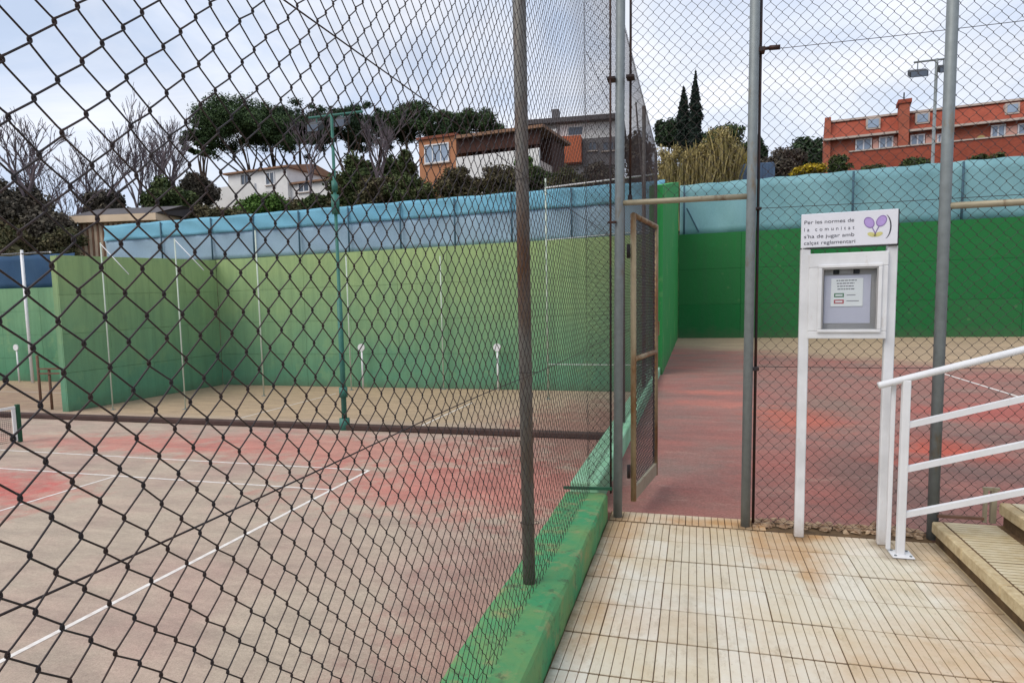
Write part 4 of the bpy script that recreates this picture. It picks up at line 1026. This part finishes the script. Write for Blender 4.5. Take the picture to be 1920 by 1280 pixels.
cypress('shorter forked cypress, the left one of the pair', 1281, 165, 300, 17, 80)

def bush(name, label, cat, px, pt, pb, hw, Z, mat, n, size=.2, group=None, trunk=True, ragged=.5, squash=.7):
    k = PIXM(Z); c = at(px, (pt+pb)/2, Z); rx, rz = hw*k, (pb-pt)/2*k
    g0 = np.array([c[0], c[1], 0.]); g0[2] = min(ground_at(g0), c[2]-rz)-.2
    t = thing(name, g0, label, cat, group); cl, rd = [], []
    for i in range(int(22+hw*.2)):
        d = rng.normal(size=3); d /= np.linalg.norm(d); q = rng.random()**.5*.72
        cl.append((c[0]+d[0]*q*rx, c[1]+d[1]*q*rx*squash, c[2]+d[2]*q*rz+rng.normal(0, rz*.06))); f = rng.uniform(.22, .42)
        f *= rng.choice((.6, 1., 1.1)); rd.append((rx*f, rx*f*squash, max(rz*f, rx*f*.5)))
    V, F = leaves(cl, rd, int(n*1.25), size, shell=ragged); np_mesh('crown', V, F, M[mat], t)
    if trunk:
        mb = MB(); limb(mb, g0, (c[0], c[1], c[2]), .22, .1, .04)
        for i in range(5): limb(mb, (c[0], c[1], c[2]-rz*.5), cl[i], .08, .03, .1)
        build(mb, 'trunk', M['bark'], t)
    return t
HG = 'dark trees on the right skyline'
bush('ridge_tree', 'round dark tree just left of the cypresses', 'tree', 1255, 206, 300, 34, 84, 'pine2', 6000, .2, HG)
bush('ridge_tree', 'broad dark green tree right of the cypresses', 'tree', 1352, 228, 320, 58, 86, 'pine', 9000, .2, HG)
bush('ridge_tree', 'grey-green bushy tree left of the brick terrace', 'tree', 1462, 266, 360, 60, 64, 'bush_dark', 11000, .15, HG)
bush('ridge_tree', 'dark tree touching the left end of the brick terrace', 'tree', 1512, 248, 350, 50, 72, 'pine2', 7000, .2, HG)
bush('ridge_tree', 'small dark tree behind the right gate post', 'tree', 1415, 252, 330, 24, 78, 'pine2', 3500, .2, HG)
def reeds(label, px, pt, hw, Z, n):
    k = PIXM(Z); g0 = np.array([*at(px, 362, Z)[:2], 0.]); g0[2] = ground_at(g0)-.2; ztop = at(px, pt, Z)[2]
    t = thing('reed_clump', g0, label, 'reeds', 'dry reed clumps behind the far wall'); Vs, Fs = [], []; nb = 0
    q = np.sqrt(rng.random(n))*hw*k; an = rng.random(n)*2*math.pi
    for i in range(n):
        bx, by = g0[0]+q[i]*math.cos(an[i])*.8, g0[1]+q[i]*math.sin(an[i])*.6
        H_ = (ztop-g0[2])*(1-.28*(q[i]/(hw*k))**1.5)*rng.uniform(.62, 1.04); lean = rng.normal(0, .09, 2)+np.array([math.cos(an[i]), math.sin(an[i])])*.05
        dr = rng.normal(size=2); dr /= np.linalg.norm(dr); w = rng.uniform(.012, .03)
        pts = [np.array([bx+lean[0]*H_*f*f, by+lean[1]*H_*f*f, g0[2]+H_*f]) for f in (0, .55, .85, 1)]
        for p, ww in zip(pts, (w, w, w*2.0, .005)): Vs += [p-np.array([dr[0], dr[1], 0])*ww, p+np.array([dr[0], dr[1], 0])*ww]
        for j in range(3): Fs.append((nb+2*j, nb+2*j+1, nb+2*j+3, nb+2*j+2))
        nb += 8
        for m_ in range(5):                                        # long drooping leaves
            f = rng.uniform(.45, 1.); p = np.array([bx+lean[0]*H_*f*f, by+lean[1]*H_*f*f, g0[2]+H_*f]); d = rng.normal(size=3); d[2] = abs(d[2])*.5-.1; d /= np.linalg.norm(d); ln = rng.uniform(.2, .5); sd_ = np.cross(d, [0, 0, 1.]); sd_ /= np.linalg.norm(sd_)+1e-6
            Vs += [p-sd_*.02, p+sd_*.02, p+d*ln+sd_*.012-np.array([0, 0, ln*.3]), p+d*ln-sd_*.012-np.array([0, 0, ln*.3])]; Fs.append((nb, nb+1, nb+2, nb+3)); nb += 4
    np_mesh('stems', np.array(Vs), np.array(Fs), M['reed'], t)
    cl = [(g0[0]+rng.normal(0, hw*k*.42), g0[1]+rng.normal(0, hw*k*.3), g0[2]+(ztop-g0[2])*rng.uniform(.45, .93)) for i in range(34)]
    V, F = leaves(cl, [(f, f, f*1.3) for f in rng.uniform(.22, .55, 34)], 4200, .075, 0, .1); np_mesh('leaf_tufts', V, F, M['reed'], t)
for px, pt, hw, n_, lb in ((1262, 270, 34, 420, 'pale dry reed clump nearest the green side wall'), (1312, 262, 36, 480, 'pale dry reed clump, middle one under the cypresses'), (1356, 232, 28, 380, 'tall pale reed clump right of the cypresses')): reeds(lb, px, pt, hw, 42, n_)
bush('shrub', 'yellow flowering shrub behind the right gate post', 'shrub', 1388, 284, 318, 26, 48, 'yellow_bush', 2500, .10)
bush('shrub', 'clipped yellow-green hedge left of the brick terrace', 'hedge', 1515, 308, 330, 40, 47, 'yellow_bush', 3500, .09)
for px, pt, hw_, lb in ((1575, 294, 30, 'low dark shrub at the left foot of the terrace garden wall'), (1640, 298, 36, 'low dark shrub below the first terrace windows'), (1715, 292, 34, 'low dark shrub below the terrace chimney pier'), (1850, 280, 40, 'low dark shrub below the round lamp of the terrace')):
    bush('shrub', lb, 'shrub', px, pt, pt+44, hw_, 44, 'bush', 3500, .09, 'shrubs below the brick terrace', False, .2)
# trees and shrubs on the left and the bank
LG = 'shrubs on the bank'
bush('thicket', 'large dark leafless-looking thicket at the left edge', 'thicket', 22, 322, 480, 78, 50, 'bush_dark', 22000, .14, None, True, .05)
bush('thicket', 'dark brown thicket sloping down toward the clubhouse from the left edge', 'thicket', 95, 378, 480, 58, 49, 'bush_dark', 12000, .14, None, False, .05)
bush('thicket', 'dry grassy mound in front of the clubhouse left end', 'shrub', 110, 425, 490, 60, 44, 'bank', 9000, .10, None, False, .05)
bush('thicket', 'dark thicket behind the clubhouse roof', 'thicket', 205, 350, 420, 62, 60, 'bush_dark', 8000, .15, LG)
bush('thicket', 'green shrub mass right of the clubhouse', 'shrub', 305, 325, 420, 48, 57, 'bush', 8000, .15, LG)
bush('thicket', 'dark shrub left of the white villa', 'shrub', 375, 318, 400, 42, 66, 'bush_dark', 6000, .16, LG)
bush('thicket', 'dark evergreen mass between the clubhouse roof and the villa garage', 'shrub', 325, 345, 425, 70, 55, 'bush', 11000, .14, LG)
bush('thicket', 'low brown scrub in front of the villa garden wall', 'shrub', 400, 385, 430, 60, 52, 'bank', 7000, .11, LG, False)
bush('shrub', 'green shrubs below the white villa', 'shrub', 500, 366, 410, 60, 60, 'green_bush', 6000, .12, LG)
bush('shrub', 'green shrub at the foot of the villa wing', 'shrub', 590, 360, 400, 34, 58, 'bush', 4000, .12, LG)
bush('thicket', 'big dark green tree right of the teal mast', 'tree', 668, 280, 410, 56, 58, 'bush', 12000, .16, None, True, .3)
bush('thicket', 'dark green tree left of the orange house', 'tree', 745, 268, 390, 44, 60, 'bush', 9000, .16, None, True, .3)
for px, pt, pb, hw, Zz, m_, lb in ((705, 322, 400, 52, 50, 'bank', 'brownish scrub left of the orange house foot'), (775, 316, 395, 62, 48, 'bush', 'green scrub below the orange house window'), (858, 302, 392, 64, 49, 'bank', 'brown scrub below the brown porch'),
                               (930, 300, 385, 58, 48, 'bank', 'dry scrub left of the rusty pole below the porch'), (1010, 296, 372, 46, 49, 'bush', 'green scrub right of the rusty pole'), (1065, 306, 372, 44, 47, 'bank', 'scrub below the terracotta panel'),
                               (1125, 300, 368, 46, 47, 'bush_dark', 'dark scrub left of the left gate post'), (1195, 246, 362, 50, 46, 'bush_dark', 'dark scrub behind the open gate'), (985, 286, 330, 22, 51, 'green_bush', 'leafy green shrub in front of the porch end')):
    bush('shrub', lb, 'shrub', px, pt, pb, hw, Zz, m_, 6500, .11, LG, False, .2)
# low growth over the slope itself
mb_c, mb_r = [], []
for i in range(3600):
    y = rng.uniform(33, 70); x = y*rng.uniform(-1.45, .5); z = float(hill(x, y)); s_ = rng.uniform(.35, .9)
    mb_c.append((x, y, z+.15)); mb_r.append((s_*1.5, s_*1.5, s_*.55))
V, F = leaves(mb_c, mb_r, 190000, .15, 1, .4); o = np_mesh('bank_undergrowth', V, F, M['bank'], kind='stuff'); tag(o, 'low dry undergrowth covering the slope behind the courts', 'undergrowth')

# bare winter trees
def bare_tree(label, px, pt, pb, Z, spread, seed, dens=1., thick=.16):
    rg = random.Random(seed); base = at(px, pb, Z); g0 = np.array([base[0], base[1], min(ground_at(base)-.2, base[2])])
    H_ = at(px, pt, Z)[2]-g0[2]; t = thing('bare_tree', g0, label, 'tree', 'bare winter trees'); mb = MB(); tw = MB()
    def grow(p, d, ln, r, lev):
        q = p+d*ln; mid = (p+q)/2+np.array([rg.gauss(0, .04), rg.gauss(0, .04), 0])*ln
        (mb if lev < 2 else tw).tube([p, mid, q], [max(r, .022), max(r*.85, .02), max(r*.68, .018)], 5 if lev < 2 else 3, False)
        if lev >= 5 or ln < .25: return
        k = rg.choice((2, 3, 3, 4)) if lev < 4 else rg.choice((2, 3))
        if lev == 0: k = 5
        for i in range(int(round(k*dens))):
            f = rg.uniform(.45, 1.) if i else 1.
            a = rg.random()*2*math.pi; s_ = spread*rg.uniform(.5, 1.2)
            nd = d+np.array([math.cos(a)*s_, math.sin(a)*s_, .18]); nd /= np.linalg.norm(nd)
            grow(p+(q-p)*f, nd, ln*rg.uniform(.60, .82), r*.58, lev+1)
    grow(g0, np.array([rg.gauss(0, .05), rg.gauss(0, .05), 1.]), H_*.30, thick*1.4, 0)
    build(mb, 'trunk', M['bark_grey'], t); build(tw, 'twigs', M['bark_grey'], t)
bare_tree('tall bare tree at the far left', 55, 178, 440, 50, .62, 3)
bare_tree('bare tree left of the clubhouse', 118, 235, 440, 54, .75, 5)
bare_tree('bare tree with upright twigs above the clubhouse', 262, 165, 410, 58, .42, 8, 1.1)
bare_tree('slender bare tree between the clubhouse and the pines', 325, 190, 400, 62, .5, 12)
bare_tree('thin bare tree rising above the clubhouse roof left end', 190, 230, 420, 60, .7, 15)
bare_tree('pale bare tree between the teal mast and the orange house', 705, 170, 350, 56, .5, 21, 1., .12)
bare_tree('thin bare tree between the big pine and the teal mast', 580, 168, 350, 64, .5, 23, .9, .1)
